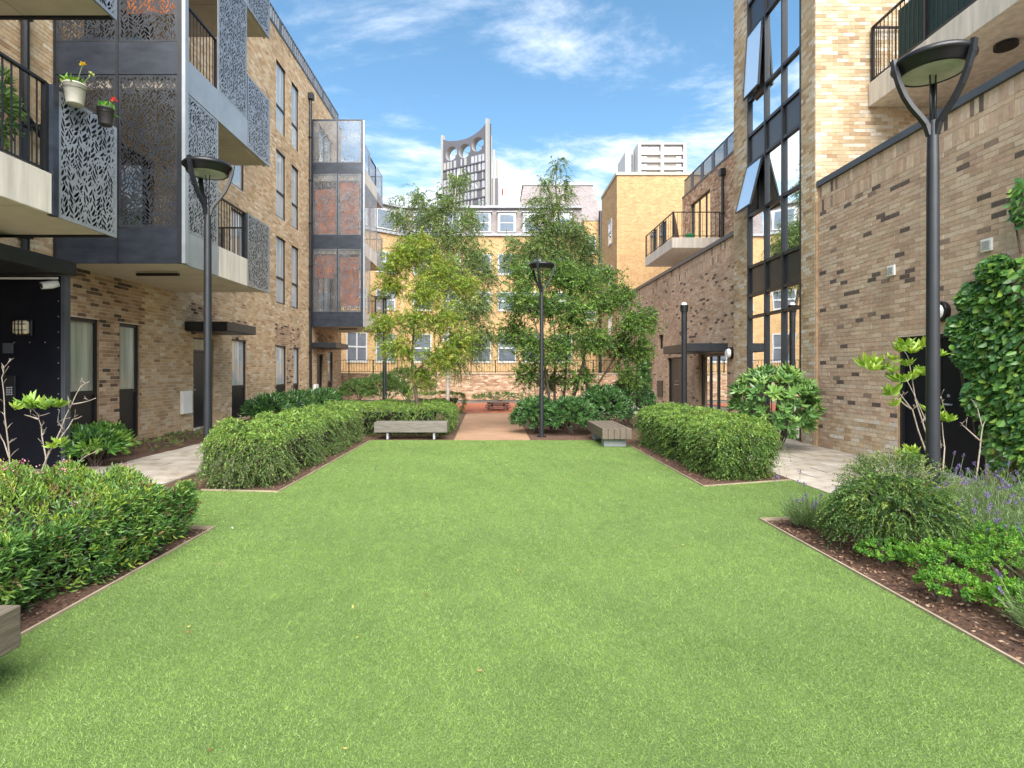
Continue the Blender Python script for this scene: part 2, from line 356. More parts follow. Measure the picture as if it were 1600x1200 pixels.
# timber/aluminium edging strips round the beds
M['edging'] = simple('edging', (0.30, 0.24, 0.17), 0.7, var=0.25, scale=6)
def edging(pts, nm='edging'):
    mb = MB()
    for a, b in zip(pts, pts[1:]):
        a = Vector((a[0], a[1], 0)); b = Vector((b[0], b[1], 0)); d = (b - a).normalized(); n = Vector((-d.y, d.x, 0)) * 0.0085
        mb.hexa([a - n + Vector((0, 0, -.03)), b - n + Vector((0, 0, -.03)), b + n + Vector((0, 0, -.03)), a + n + Vector((0, 0, -.03)),
                 a - n + Vector((0, 0, .016)), b - n + Vector((0, 0, .016)), b + n + Vector((0, 0, .016)), a + n + Vector((0, 0, .016))])
    return mb
for i, (pts, lab) in enumerate((([(LX, -1), (LX, 5.77), (4.15, 5.98)], 'thin timber edging strip round the lavender bed'),
                 ([(-LX, -1), (-LX, 5.46), (-3.95, 5.6)], 'thin edging strip along the near pink-flowered hedge'),
                 ([(-3.75, 7.2), (-LX, 7.08), (-LX, 12.3)], 'thin edging strip along the long hedge by the timber bench'),
                 ([(4.15, 7.86), (2.75, 7.42), (2.75, 12.2)], 'thin edging strip below the square clipped hedge'))):
    edging(pts).build('bed_edging', M['edging'], label=lab, cat='edging', group='edging strips between turf and soil')
# paving strips: individual slabs (parts of the paved path)
def paving(name, x0, x1, y0, y1, sx, sy, z=0.0):
    p = tag(sheet(name, [(x0, y0), (x1, y0), (x1, y1), (x0, y1)], z - 0.022, M['soil']), kind='structure')
    cache = {}; y = y0; r = 0
    while y < y1 - 0.05:
        h = min(sy, y1 - y); x = x0 - (sx * 0.5 if r % 2 else 0)
        while x < x1 - 0.02:
            a = max(x, x0); b = min(x + sx, x1)
            if b - a > 0.08:
                key = (round(b - a, 2), round(h, 2))
                if key not in cache:
                    mb = MB().box(-(b - a) / 2 + .004, (b - a) / 2 - .006, -h / 2 + .006, h / 2 - .006, -0.02, 0.006)
                    me = bpy.data.meshes.new('paving_slab'); me.from_pydata(mb.v, [], mb.f); me.materials.append(M['paver']); cache[key] = me
                o = link_mesh('paving_slab', cache[key], None, p, ((a + b) / 2, y + h / 2, z + random.uniform(-.003, .002)))
            x += sx
        y += sy; r += 1
    return p
paving('paved_path_right', 4.16, 6.57, 6.6, 15.6, 0.80, 0.45)
paving('paved_path_left', -6.18, -4.46, 6.2, 16.1, 0.86, 0.45)
paving('paved_entrance', -7.79, -6.2, 6.2, 8.98, 0.80, 0.45)
tag(sheet('paved_path_far_right', [(5.02, 15.62), (6.57, 15.62), (6.57, 29), (5.02, 29)], -0.004, M['paver']), kind='structure')
tag(sheet('paved_path_far_left', [(-6.28, 16.12), (-4.32, 16.12), (-4.32, 29), (-6.28, 29)], -0.004, M['paver']), kind='structure')

# ------------------------------------------------------------------ brickwork
PAL = {
 'buff':  ([(.54,.39,.25), (.58,.44,.30), (.50,.35,.215), (.61,.485,.35), (.45,.30,.18), (.65,.56,.45), (.34,.22,.14)], [.26,.27,.13,.18,.06,.09,.01]),
 'light': ([(.58,.44,.29), (.65,.53,.39), (.70,.63,.54), (.52,.37,.23), (.61,.47,.32), (.44,.30,.19)], [.25,.22,.20,.13,.15,.05]),
 'brown': ([(.50,.365,.265), (.54,.41,.305), (.46,.325,.235), (.57,.45,.345), (.51,.355,.265), (.13,.10,.088), (.26,.19,.15)], [.24,.27,.15,.17,.11,.04,.02]),
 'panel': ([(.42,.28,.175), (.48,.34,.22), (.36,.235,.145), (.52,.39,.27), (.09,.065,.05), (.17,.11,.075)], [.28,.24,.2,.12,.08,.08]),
 'redbuff': ([(.46,.29,.19), (.54,.38,.26), (.38,.22,.14), (.62,.49,.37), (.30,.17,.11)], [.28,.26,.2,.16,.1]),
}
def cut(iv, holes, va, vb):
    out = [iv]
    for (hu0, hv0, hu1, hv1) in holes:
        if min(vb, hv1) - max(va, hv0) < 0.035: continue
        nw = []
        for a, b in out:
            if hu1 <= a or hu0 >= b: nw.append((a, b)); continue
            if hu0 - a > 0.03: nw.append((a, hu0))
            if b - hu1 > 0.03: nw.append((hu1, b))
        out = nw
    return out
def brick_rects(u0, u1, v0, v1, holes, soldier=()):
    rs = []; v = v0; row = 0
    while v < v1 - 0.02:
        sol = [s for s in soldier if abs(s - v) < 0.03]
        if sol:
            u = u0
            while u < u1 - .02:
                for a, b in cut((u, min(u + .075, u1)), holes, v, v + .215): rs.append((a, b, v, min(v + .225, v1)))
                u += .075
            v += .225; row += 1; continue
        vb = min(v + .075, v1); u = u0 - (0.1125 if row % 2 else 0)
        while u < u1 - .005:
            for a, b in cut((max(u, u0), min(u + .225, u1)), holes, v, vb):
                if b - a > .02: rs.append((a, b, v, vb))
            u += .225
        v += .075; row += 1
    return rs
SING = {}
def pxof(p):
    if p[1] < 0.3: return None
    return (CX + p[0] * F / p[1], CY - (p[2] - EYE) * F / p[1])
def brick_wall(fr, u0, u1, v0, v1, holes, pal, parent, singles=0, soldier=(), hide=(), mortar='mortar', reveal=0.16, name='wall', inner=None):
    """brickwork of real bricks standing proud of a mortar sheet; reveals round the openings. inner: (rect list, palette) for panels of another brick"""
    cuts_u = sorted({u0, u1, *[min(max(h[0], u0), u1) for h in holes], *[min(max(h[2], u0), u1) for h in holes]})
    cuts_v = sorted({v0, v1, *[min(max(h[1], v0), v1) for h in holes], *[min(max(h[3], v0), v1) for h in holes]})
    mb = MB()
    for a, b in zip(cuts_u, cuts_u[1:]):
        for c, d in zip(cuts_v, cuts_v[1:]):
            mu, mv = (a + b) / 2, (c + d) / 2
            if any(h[0] < mu < h[2] and h[1] < mv < h[3] for h in holes): continue
            mb.poly([fr.p(a, c), fr.p(b, c), fr.p(b, d), fr.p(a, d)])
    wall = mb.build(name, M[mortar], parent); mb = MB()
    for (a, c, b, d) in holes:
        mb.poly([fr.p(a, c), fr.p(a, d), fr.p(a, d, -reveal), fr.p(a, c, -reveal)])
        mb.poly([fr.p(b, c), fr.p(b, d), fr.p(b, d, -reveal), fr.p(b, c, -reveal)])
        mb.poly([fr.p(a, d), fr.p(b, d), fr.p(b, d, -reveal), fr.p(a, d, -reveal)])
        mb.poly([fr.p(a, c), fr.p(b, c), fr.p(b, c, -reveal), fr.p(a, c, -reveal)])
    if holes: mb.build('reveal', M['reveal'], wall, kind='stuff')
    rs = brick_rects(u0, u1, v0, v1, holes, soldier)
    cl, wt = PAL[pal]; cl = np.array(cl) * (np.array([.98, .96, .88]) if pal == 'buff' else np.array([.90, .885, .83]) if pal == 'light' else np.array([1.07, 1.05, 1.01])); wt = np.array(wt) / sum(wt)
    n = len(rs); idx = rng.choice(len(cl), n, p=wt); A = np.array(rs)
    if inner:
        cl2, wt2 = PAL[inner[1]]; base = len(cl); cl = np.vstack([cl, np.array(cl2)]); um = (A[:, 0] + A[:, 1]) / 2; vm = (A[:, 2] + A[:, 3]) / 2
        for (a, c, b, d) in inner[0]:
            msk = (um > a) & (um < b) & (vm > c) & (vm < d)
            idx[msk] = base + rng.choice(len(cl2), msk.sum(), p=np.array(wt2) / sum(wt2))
    single = []
    if singles:
        sc = []
        for i, (a, b, c, d) in enumerate(rs):
            if not ((abs(b - a - .225) < .002 and abs(d - c - .075) < .002)): continue
            q = [pxof(fr.p(*x)) for x in ((a, c), (b, c), (b, d), (a, d))]
            if any(x is None for x in q): continue
            mx = sum(x[0] for x in q) / 4; my = sum(x[1] for x in q) / 4
            if not (6 < mx < 1594 and 6 < my < 1194) or any(h[0] < mx < h[2] and h[1] < my < h[3] for h in hide): continue
            ar = 0.5 * abs(sum(q[k][0] * q[(k+1) % 4][1] - q[(k+1) % 4][0] * q[k][1] for k in range(4)))
            sc.append((ar, i))
        sc.sort(reverse=True); single = [i for _, i in sc[:singles]]
    sset = set(single); keep = np.array([i not in sset for i in range(n)])
    O, U, N = (np.array(x) for x in (fr.O, fr.U, fr.N)); Vz = np.array([0, 0, 1.0])
    B = A[keep]; nb = len(B); g = .0048
    ua, ub, va, vb = B[:, 0] + g, B[:, 1] - g, B[:, 2] + g, B[:, 3] - g
    d = .0035 + rng.uniform(0, .0035, nb); V = np.zeros((nb, 8, 3))
    for k, (uu, vv, back) in enumerate(((ua, va, 0), (ub, va, 0), (ub, vb, 0), (ua, vb, 0), (ua, va, 1), (ub, va, 1), (ub, vb, 1), (ua, vb, 1))):
        dd = (d + rng.uniform(-.0008, .0008, nb)) if not back else np.full(nb, -.004)
        V[:, k] = O + uu[:, None] * U + vv[:, None] * Vz + dd[:, None] * N
    fl = np.array([[0, 1, 2, 3], [0, 4, 5, 1], [1, 5, 6, 2], [2, 6, 7, 3], [3, 7, 4, 0]])
    Fq = (np.arange(nb)[:, None, None] * 8 + fl).reshape(-1, 4)
    cc = cl[idx[keep]] * rng.uniform(.86, 1.12, (nb, 1)); base = np.array(LOC[wall.name])
    me = np_mesh('brickwork', V.reshape(-1, 3) - base, Fq, np.repeat(cc, 8, 0))
    link_mesh('brickwork', me, M['brick'], wall, base, kind='stuff')
    for i in single:
        a, b, c, dd = rs[i]; key = (pal, int(idx[i]), random.randrange(3), tuple(round(x, 2) for x in fr.U) + tuple(round(x, 2) for x in fr.N), inner[1] if inner else '')
        if key not in SING:
            lf = Frame((0, 0, 0), fr.U, fr.N); m2 = MB().pb(lf, -.1125 + g, .1125 - g, -.0375 + g, .0375 - g, -.004, .0035)
            SING[key] = np_mesh('brick', m2.v, m2.f, cl[idx[i]] * random.uniform(.88, 1.1)); SING[key].materials.append(M['brick'])
        link_mesh('brick', SING[key], None, wall, fr.p((a + b) / 2, (c + dd) / 2, random.uniform(0, .002)))
    return wall
def window(fr, u0, u1, v0, v1, parent, rec=0.10, fw=0.05, pane='glass_left', mull=(), trans=(), solid_below=None, frame='frame', name='window', sill=False):
    """framed window set back in its opening: frame, panes, optional solid lower panel"""
    w = empty(name, fr.p((u0 + u1) / 2, v0, -rec), parent)
    d0, d1 = -rec - .05, -rec + .02; mb = MB()
    us = [u0] + list(mull) + [u1]; vv = [v0] + list(trans) + [v1]
    mb.pb(fr, u0, u0 + fw, v0, v1, d0, d1).pb(fr, u1 - fw, u1, v0, v1, d0, d1)
    mb.pb(fr, u0 + fw, u1 - fw, v0, v0 + fw, d0, d1).pb(fr, u0 + fw, u1 - fw, v1 - fw, v1, d0, d1)
    for m_ in mull: mb.pb(fr, m_ - fw / 2, m_ + fw / 2, v0 + fw, v1 - fw, d0, d1 - .002)
    for t_ in trans: mb.pb(fr, u0 + fw, u1 - fw, t_ - fw * .6, t_ + fw * .6, d0, d1 - .004)
    mb.build('frame', M[frame], w)
    for i in range(len(us) - 1):
        for j in range(len(vv) - 1):
            a, b, c, d = us[i] + fw * .5, us[i + 1] - fw * .5, vv[j] + fw * .5, vv[j + 1] - fw * .5
            solid = solid_below is not None and vv[j + 1] <= solid_below + .01
            MB().pb(fr, a, b, c, d, -rec - .03, -rec - (.008 if solid else .015)).build('infill_panel' if solid else 'pane', M['frame' if solid else pane], w)
    if sill: MB().pb(fr, u0 - .05, u1 + .05, v0 - .08, v0 - .002, -rec, .05).build('sill', M['stone_sill'], w)
    return w
def railing(name, p0, p1, z0, z1, parent, mat='black_metal', gap=0.11, bar=0.012, posts=True, mid=None):
    mb = MB(); a = Vector((p0[0], p0[1], 0)); b = Vector((p1[0], p1[1], 0)); L = (b - a).length; d = (b - a) / L; n = Vector((-d.y, d.x, 0))
    fr = Frame(a, d, n)
    mb.pb(fr, 0, L, z1 - .03, z1, -.025, .025); mb.pb(fr, 0, L, z0 + .06, z0 + .085, -.015, .015)
    k = max(2, int(L / gap))
    for i in range(k + 1):
        u = L * i / k; mb.pb(fr, u - bar / 2, u + bar / 2, z0 + .07, z1 - .02, -bar / 2, bar / 2)
    if posts:
        m = max(1, round(L / 1.3))
        for i in range(m + 1): mb.pb(fr, L * i / m - .022, L * i / m + .022, z0, z1 - .01, -.03, .03)
    return mb.build(name, M[mat], parent)

# ------------------------------------------------------------------ perforated leaf screens
def leaf_outline(cx, cy, ang, L, w, curve):
    pts = []
    for s, t in ((1, 0), (1, .25), (1, .55), (1, .82), (0, 1), (-1, .82), (-1, .55), (-1, .25)):
        x = (t - .5) * L; prof = math.sin(math.pi * min(1, t * .92 + .06)) ** .8 * w / 2 if t not in (0, 1) else 0
        y = s * prof + curve * ((t - .5) ** 2 - .25) * L if t not in (0, 1) else 0
        pts.append((cx + x * math.cos(ang) - y * math.sin(ang), cy + x * math.sin(ang) + y * math.cos(ang)))
    return pts
SCR = {}
def screen_mesh(w, h, seed, Ls=(0.085, 0.15), ws=(.026, .038)):
    key = (round(w, 3), round(h, 3), seed)
    if key in SCR: return SCR[key]
    rd = random.Random(seed); m = .045; cell = .05; grid = {}; leaves = []
    def ok(cs):
        for x, y, r in cs:
            gx, gy = int(x / cell), int(y / cell)
            for i in range(gx - 1, gx + 2):
                for j in range(gy - 1, gy + 2):
                    for (x2, y2, r2) in grid.get((i, j), ()):
                        if (x - x2) ** 2 + (y - y2) ** 2 < (r + r2 + .0055) ** 2: return False
        return True
    def put(x, y, ang, L, ww, cv):
        c, s = math.cos(ang), math.sin(ang)
        if not all(m * .55 < x + q * L / 2 * c < w - m * .55 and m * .55 < y + q * L / 2 * s < h - m * .55 for q in (-1, 1)): return
        cs = [(x + q * L * c, y + q * L * s, ww * k) for q, k in ((-.36, .24), (-.18, .40), (0, .48), (.18, .40), (.36, .24))]
        if not ok(cs): return
        for q in cs: grid.setdefault((int(q[0] / cell), int(q[1] / cell)), []).append(q)
        leaves.append(leaf_outline(x, y, ang, L, ww, cv))
    # vines: wavy columns with leaves paired left and right, then small leaves in the gaps
    sp = .15; k = 0; x0 = m + .03
    while x0 < w - m:
        ph = rd.uniform(0, 6); y = .02 + rd.uniform(0, .05); sd_ = 1
        while y < h:
            vx = x0 + .035 * math.sin(y * 5.5 + ph)
            L = rd.uniform(.10, .15); ww = rd.uniform(.030, .040); an = math.pi / 2 - sd_ * rd.uniform(.35, .85)
            put(vx + math.cos(an) * L * .55, y + math.sin(an) * L * .5, an, L, ww, sd_ * rd.uniform(.1, .5))
            y += rd.uniform(.026, .040); sd_ = -sd_
        x0 += sp
    for tr in range(int(w * h * 3500)):
        f = 1 if tr < w * h * 1200 else .65 if tr < w * h * 2400 else .42
        x = rd.uniform(m, w - m); y = rd.uniform(m, h - m)
        put(x, y, math.pi / 2 + rd.choice((-1, 1)) * rd.uniform(.1, .9), rd.uniform(.07, .11) * f, rd.uniform(.024, .034) * f ** .5, rd.uniform(-.5, .5))
    pts = [Vector(p) for p in ((0, 0), (w, 0), (w, h), (0, h))]; edges = [(0, 1), (1, 2), (2, 3), (3, 0)]; faces = [[0, 1, 2, 3]]
    for lf in leaves:
        b = len(pts); n = len(lf); pts += [Vector(p) for p in lf]; edges += [(b + i, b + (i + 1) % n) for i in range(n)]
    v, e, f, ov, oe, of = mgeo.delaunay_2d_cdt(pts, edges, [], 1, 1e-5)
    # drop triangles inside leaf holes: their three corners belong to one leaf and their centre lies in it
    own = [o[0] if o else -1 for o in ov]; keep = []
    for t in f:
        ids = [(own[i] - 4) // 8 if own[i] >= 4 else -1 for i in t]
        if ids[0] >= 0 and all(x == ids[0] for x in ids):
            c = sum((v[i] for i in t), Vector((0, 0))) / len(t); lf = leaves[ids[0]]; ins = False; j = len(lf) - 1
            for i in range(len(lf)):
                if (lf[i][1] > c.y) != (lf[j][1] > c.y) and c.x < (lf[j][0] - lf[i][0]) * (c.y - lf[i][1]) / (lf[j][1] - lf[i][1]) + lf[i][0]: ins = not ins
                j = i
            if ins: continue
        keep.append(t)
    SCR[key] = (v, keep); return SCR[key]
def screen(fr, u0, u1, v0, v1, d, parent, mat, seed=1, name='perforated_screen', border=0.03, back=False):
    if back: MB().pb(fr, u0 + .02, u1 - .02, v0 + .02, v1 - .02, d - .05, d - .04).build('shade_sheet', M['hole_shade'], parent)  # added dark sheet standing in for the shaded balcony behind the holes
    v, f = screen_mesh(round(u1 - u0, 2), round(v1 - v0, 2), seed)
    s1, s2 = (u1 - u0) / round(u1 - u0, 2), (v1 - v0) / round(v1 - v0, 2)
    mb = MB(); mb.v = [tuple(fr.p(u0 + p.x * s1, v0 + p.y * s2, d)) for p in v]; mb.f = [tuple(t) for t in f]
    b = border
    mb.pb(fr, u0, u1, v0, v0 + b, d - .03, d - .003).pb(fr, u0, u1, v1 - b, v1, d - .03, d - .003)
    mb.pb(fr, u0, u0 + b, v0 + b, v1 - b, d - .03, d - .003).pb(fr, u1 - b, u1, v0 + b, v1 - b, d - .03, d - .003)
    return mb.build(name, M[mat], parent)
# ------------------------------------------------------------------ left apartment building
WX = -7.8
FL = Frame((WX, 0, 0), (0, 1, 0), (1, 0, 0))
LV = [3.42, 6.5, 9.62]                                # undersides of the balcony slabs
left = empty('apartment_building', (WX, 16, 0), label='buff brick apartment block with perforated metal balconies', cat='building')
gw = [(10.2, .04, 11.1, 2.53, 1.1), (11.7, .04, 12.37, 2.53, 1.1), (16.7, .1, 17.7, 2.5, 1.05), (20.1, .1, 21.1, 2.46, 1.0), (21.8, .1, 22.5, 2.46, 1.0), (26.3, .1, 27.1, 2.46, 1.0)]
rows = [(3.97, 6.40), (7.08, 9.50), (10.18, 12.70)]
uw = [(y0, a, y1, b) for (y0, y1) in ((16.65, 17.55), (20.1, 21.02), (21.62, 22.42)) for (a, b) in rows]
doors = [(14.57, .02, 15.62, 2.43), (24.7, .02, 25.6, 2.3)]
bdoors = [(y0, z, y1, z + 2.28) for (y0, y1) in ((5.0, 7.2), (10.7, 12.9), (25.0, 27.2)) for z in (4.05, 7.15, 10.25)]
porch_door = [(6.7, .02, 8.2, 2.5)]
holes = [g[:4] for g in gw] + uw + doors + bdoors + porch_door
ZT = 13.73
brick_wall(FL, 4.0, 28.6, 0, ZT, holes, 'buff', left, singles=300,
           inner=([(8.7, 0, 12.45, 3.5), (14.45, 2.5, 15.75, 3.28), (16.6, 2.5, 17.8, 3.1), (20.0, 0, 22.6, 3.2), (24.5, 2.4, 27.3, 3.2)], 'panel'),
           hide=[(0, 0, 290, 405), (286, 0, 428, 460), (0, 380, 102, 760), (318, 250, 336, 740), (0, 640, 360, 800), (285, 250, 365, 320), (285, 500, 398, 522)])
MB().box(-20, WX - .24, 4.0, 28.6, 0, ZT - .05).build('building_core', M['mortar'], left)
MB().box(WX - .3, WX + .03, 4.0, 28.6, ZT + .002, ZT + .08).build('coping', M['coping'], left)
for (a, c, b, d, sb) in gw: window(FL, a, b, c, d, left, rec=.06, fw=.07, pane='glass_frosted' if a < 13 else 'glass_left', trans=(sb,), solid_below=sb)
for i, (a, c, b, d) in enumerate(uw): window(FL, a, b, c, d, left, rec=.055, fw=.055, trans=(c + .95,))
for (a, c, b, d) in bdoors: window(FL, a, b, c, d, left, rec=.12, fw=.06, mull=((a + b) / 2,), pane='glass_dark' if a < 20 else 'glass_left', name='balcony_door')
def door(fr, a, b, c, d, parent, lite=None, mat='dark_metal', rec=.10, leafs=1):
    w = empty('door', fr.p((a + b) / 2, c, -rec), parent); f = .06
    top = lite if lite else d
    MB().pb(fr, a, a + f, c, d, -rec - .05, -rec + .04).pb(fr, b - f, b, c, d, -rec - .05, -rec + .04).pb(fr, a + f, b - f, d - f, d, -rec - .05, -rec + .04).build('frame', M['frame'], w)
    n = leafs; wd = (b - a - 2 * f) / n
    for i in range(n):
        u = a + f + i * wd
        MB().pb(fr, u + .004, u + wd - .004, c + .01, top - (0 if lite else f) - .006, -rec - .045, -rec).build('leaf', M[mat], w, bevel=.004)
        hu = u + (wd - .12 if i % 2 == 0 and n > 1 else .12)
        MB().pb(fr, hu - .06, hu + .06, c + 1.0, c + 1.025, -rec, -rec + .05).pb(fr, hu - .02, hu + .02, c + 1.12, c + 1.16, -rec, -rec + .015).build('handle', M['bench_leg'], w)
    if lite:
        MB().pb(fr, a + f, b - f, top, top + .05, -rec - .045, -rec + .03).build('transom', M['frame'], w)
        MB().pb(fr, a + f, b - f, top + .05, d - f, -rec - .03, -rec - .01).build('pane', M['glass_frosted'], w)
    MB().pb(fr, a - .02, b + .02, c - .04, c + .008, -rec - .04, .06).build('threshold', M['concrete'], w)
    return w
door(FL, 14.57, 15.62, .02, 2.43, left, lite=2.03); door(FL, 24.7, 25.6, .02, 2.3, left)
door(FL, 6.7, 8.2, .02, 2.5, left, mat='navy_panel', leafs=2)
railing('roof_railing', (WX - .12, 8.0), (WX - .12, 28.4), ZT + .08, 14.5, left, mat='coping', gap=.22, bar=.06)
# rainwater pipes
def pipe(parent, x, y, z0, z1, r=.055, hopper=True, name='downpipe', mat='black_metal'):
    mb = MB().tube([(x, y, z0), (x, y, z1)], r, 10)
    if hopper: mb.box(x - .12, x + .12, y - .12, y + .12, z1, z1 + .25)
    for z in np.arange(z0 + .5, z1, 1.8): mb.box(x - .075, x + .075, y - .075, y + .075, z, z + .04)
    return mb.build(name, M[mat], parent)
pipe(left, WX + .09, 23.6, 0, 12.9); pipe(left, WX + .09, 9.25, 3.2, 13.0, r=.06)
MB().tube([(WX + .1, 7.9, 6.25), (WX + .1, 8.5, 6.1), (WX + .1, 9.2, 5.75), (WX + .1, 9.9, 5.3)], .05, 8).build('downpipe', M['black_metal'], left)
# canopies over doors
def canopy(parent, x0, x1, y0, y1, z0, z1):
    MB().box(x0, x1, y0, y1, z0, z1).box(x0, x1 - .05, y0 + .05, y1 - .05, z0 - .01, z0).build('canopy', M['dark_metal'], parent, bevel=.006)
canopy(left, WX + .01, -6.72, 14.15, 15.85, 2.54, 2.77)
canopy(left, WX + .01, -6.76, 24.0, 26.0, 2.52, 2.75)
# entrance porch: dark wing wall with riveted sheet, thick canopy
porch = empty('entrance_porch', (-7.2, 8.7, 0), left)
MB().box(WX + .01, -6.72, 8.74, 8.82, 0.0, 3.0).build('wing_wall', M['navy_panel'], porch)
MB().box(-6.72, -6.655, 8.72, 8.84, 0.0, 3.0).build('edge_trim', M['coping'], porch, bevel=.004)
MB().box(WX + .01, -6.62, 4.2, 8.92, 3.02, 3.24).build('canopy', M['dark_metal'], porch, bevel=.006)
MB().tube([(-7.68, 8.66, 2.95), (-6.72, 8.66, 2.95)], .018, 8).build('strip_light', M['white_plastic'], porch)
riv = MB()
for z in np.arange(.2, 3.0, .24): riv.lathe([(0, .0), (.007, .0)], (0, 0, 0), 4) if False else riv.box(-6.775, -6.761, 8.732, 8.74, z, z + .014)
for x in np.arange(-7.7, -6.8, .24): riv.box(x, x + .014, 8.732, 8.74, 1.96, 1.974)
riv.build('rivet', M['bench_leg'], porch, kind='stuff')

# balcony towers
def tower(Y0, Y1, X1, top, parent, name, near):
    t = empty(name, (WX, Y0, LV[0]), parent)
    FF = Frame((0, Y0, 0), (1, 0, 0), (0, -1, 0)); FS = Frame((X1, 0, 0), (0, 1, 0), (1, 0, 0))
    xm = (WX + X1) / 2
    ya, yb = (Y0 + 1.27, Y0 + 2.57) if near else (Y0 + 1.3, Y0 + 2.7)
    for z in LV:
        MB().box(WX + .02, X1 - .03, Y0 + .05, Y1 - .05, z + .035, z + .50).build('slab', M['soffit'], t)
        for q in range(3):
            ya_, yb_ = Y0 + .055 + q * (Y1 - Y0 - .11) / 3, Y0 + .055 + (q + 1) * (Y1 - Y0 - .11) / 3
            MB().box(WX + .03, X1 - .035, ya_ + .006, yb_ - .006, z + .018, z + .034).build('soffit_board', M['soffit'], t)
    # front posts and bands
    zt = top
    mb = MB()
    for x in (WX + .03, xm - .02, X1 - .09): mb.box(x, x + (.04 if x != X1 - .09 else .09), Y0 - .02, Y0 + .05, LV[0], zt)
    mb.box(WX + .03, X1, Y0 - .018, Y0 + .048, zt, zt + .05)
    mb.build('post', M['band_metal' if not near else 'dark_metal'], t)
    MB().box(X1 - .001, X1 + .06, Y0 - .03, Y0 + .08, LV[0], zt).build('corner_trim', M['fascia_metal'], t)
    bands = [(3.42, 4.05), (6.75, 7.32), (9.95, 10.40)]
    smat = 'screen_shaded' if near else 'screen_mid'  # front screens painted darker than side ones, as if in shade
    for (a, b) in bands:
        for (x0, x1) in ((WX + .07, xm - .022), (xm + .022, X1 - .092)):
            MB().box(x0, x1, Y0 - .012, Y0 + .02, a, b).build('band_panel', M['band_metal'], t)  # front bands darker than the side fascia: dark reflection put into the colour
    spans = [(4.06, 6.74), (7.33, 9.94), (10.41, top - .01)]
    for i, (a, b) in enumerate(spans):
        for j, (x0, x1) in enumerate(((WX + .07, xm - .022), (xm + .022, X1 - .092))):
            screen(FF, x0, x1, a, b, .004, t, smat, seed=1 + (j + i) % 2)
    # rust-coloured inner linings behind the screens
    inner = [(1, 7.9, 9.3), (1, 10.9, 12.0)] if near else [(0, 7.4, 9.3), (1, 7.4, 9.8), (1, 4.3, 6.4), (0, 5.5, 6.5)]
    for j, a, b in inner:
        x0, x1 = ((WX + .1, xm - .1), (xm + .08, X1 - .2))[j]
        MB().box(x0, x1, Y0 + .12, Y0 + .14, a, b).build('lining_panel', M['rust_panel'], t)
    # side faces
    for li, z in enumerate(LV):
        metal_to = yb if li else ya
        for (a, b) in ((Y0 + .085, ya), (ya, yb)):
            m = 'fascia_metal' if b <= metal_to + .01 else 'concrete'
            if not near: m = 'concrete'
            MB().box(X1 - .03, X1 + .02, a, b - .012, z - .01, z + .58).build('fascia_panel', M[m], t)
        MB().box(X1 - .14, X1 - .09, yb, Y1 - .02, z + .0, z + .50).build('fascia_panel', M['concrete'], t)
        zb = z + .58; zn = (LV[li + 1] if li < 2 else top)
        if near:
            full = (Y0 + .1, ya) if li != 1 else (ya, yb); rail = (ya, yb) if li != 1 else (Y0 + .1, ya)
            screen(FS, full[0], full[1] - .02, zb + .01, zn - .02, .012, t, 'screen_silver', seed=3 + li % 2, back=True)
            railing('railing', (X1 - .05, rail[0]), (X1 - .05, rail[1]), zb - .06, z + 1.62, t)
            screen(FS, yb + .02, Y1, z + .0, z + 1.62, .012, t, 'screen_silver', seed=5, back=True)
            MB().box(X1 - .05, X1 + .012, yb - .02, yb + .018, z + .5, z + 1.62).build('post', M['band_metal'], t)
        else:
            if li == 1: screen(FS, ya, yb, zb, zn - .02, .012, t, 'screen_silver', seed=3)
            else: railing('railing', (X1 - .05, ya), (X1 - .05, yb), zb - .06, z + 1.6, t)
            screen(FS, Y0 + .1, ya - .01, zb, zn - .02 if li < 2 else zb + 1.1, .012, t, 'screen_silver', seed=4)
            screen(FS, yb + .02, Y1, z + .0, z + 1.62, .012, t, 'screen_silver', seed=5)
        railing('railing', (WX + .1, Y1 - .06), (X1 - .05, Y1 - .06), z + .5, z + 1.6, t)
    return t
tower(9.93, 13.75, -5.5, 12.6, left, 'balcony_tower', True)
tower(24.0, 28.1, -5.6, 12.2, left, 'balcony_tower', False)
# nearest balconies, one above the other, running out of the picture
for z in (3.40, 6.45):
    b = empty('balcony', (WX, 7.0, z), left); X1 = -5.33; FS = Frame((X1, 0, 0), (0, 1, 0), (1, 0, 0))
    MB().box(WX + .02, X1 - .01, 3.6, 7.86, z + .04, z + .46).build('slab', M['soffit'], b)
    for q in range(3):
        for r_ in range(2): MB().box(WX + .03 + r_ * 1.22, WX + .03 + (r_ + 1) * 1.22 - .012, 3.7 + q * 1.38 + .006, 3.7 + (q + 1) * 1.38 - .006, z + .02, z + .039).build('soffit_board', M['soffit'], b)
    MB().box(X1 - .02, X1 + .03, 3.6, 6.74, z, z + .48).build('fascia_panel', M['concrete'], b, bevel=.006)
    MB().box(WX + .02, X1, 7.86, 7.89, z - .01, z + .48).build('end_fascia', M['dark_metal'], b)
    MB().box(X1 - .035, X1 + .045, 6.745, 6.83, z - .01, z + 1.56).build('post', M['band_metal'], b)
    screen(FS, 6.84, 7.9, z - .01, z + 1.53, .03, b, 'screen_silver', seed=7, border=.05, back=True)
    railing('railing', (X1 - .04, 3.6), (X1 - .04, 6.72), z + .46, z + 1.58, b, gap=.115, bar=.014)
    railing('railing', (WX + .05, 7.84), (X1 - .04, 7.84), z + .46, z + 1.55, b, gap=.115)

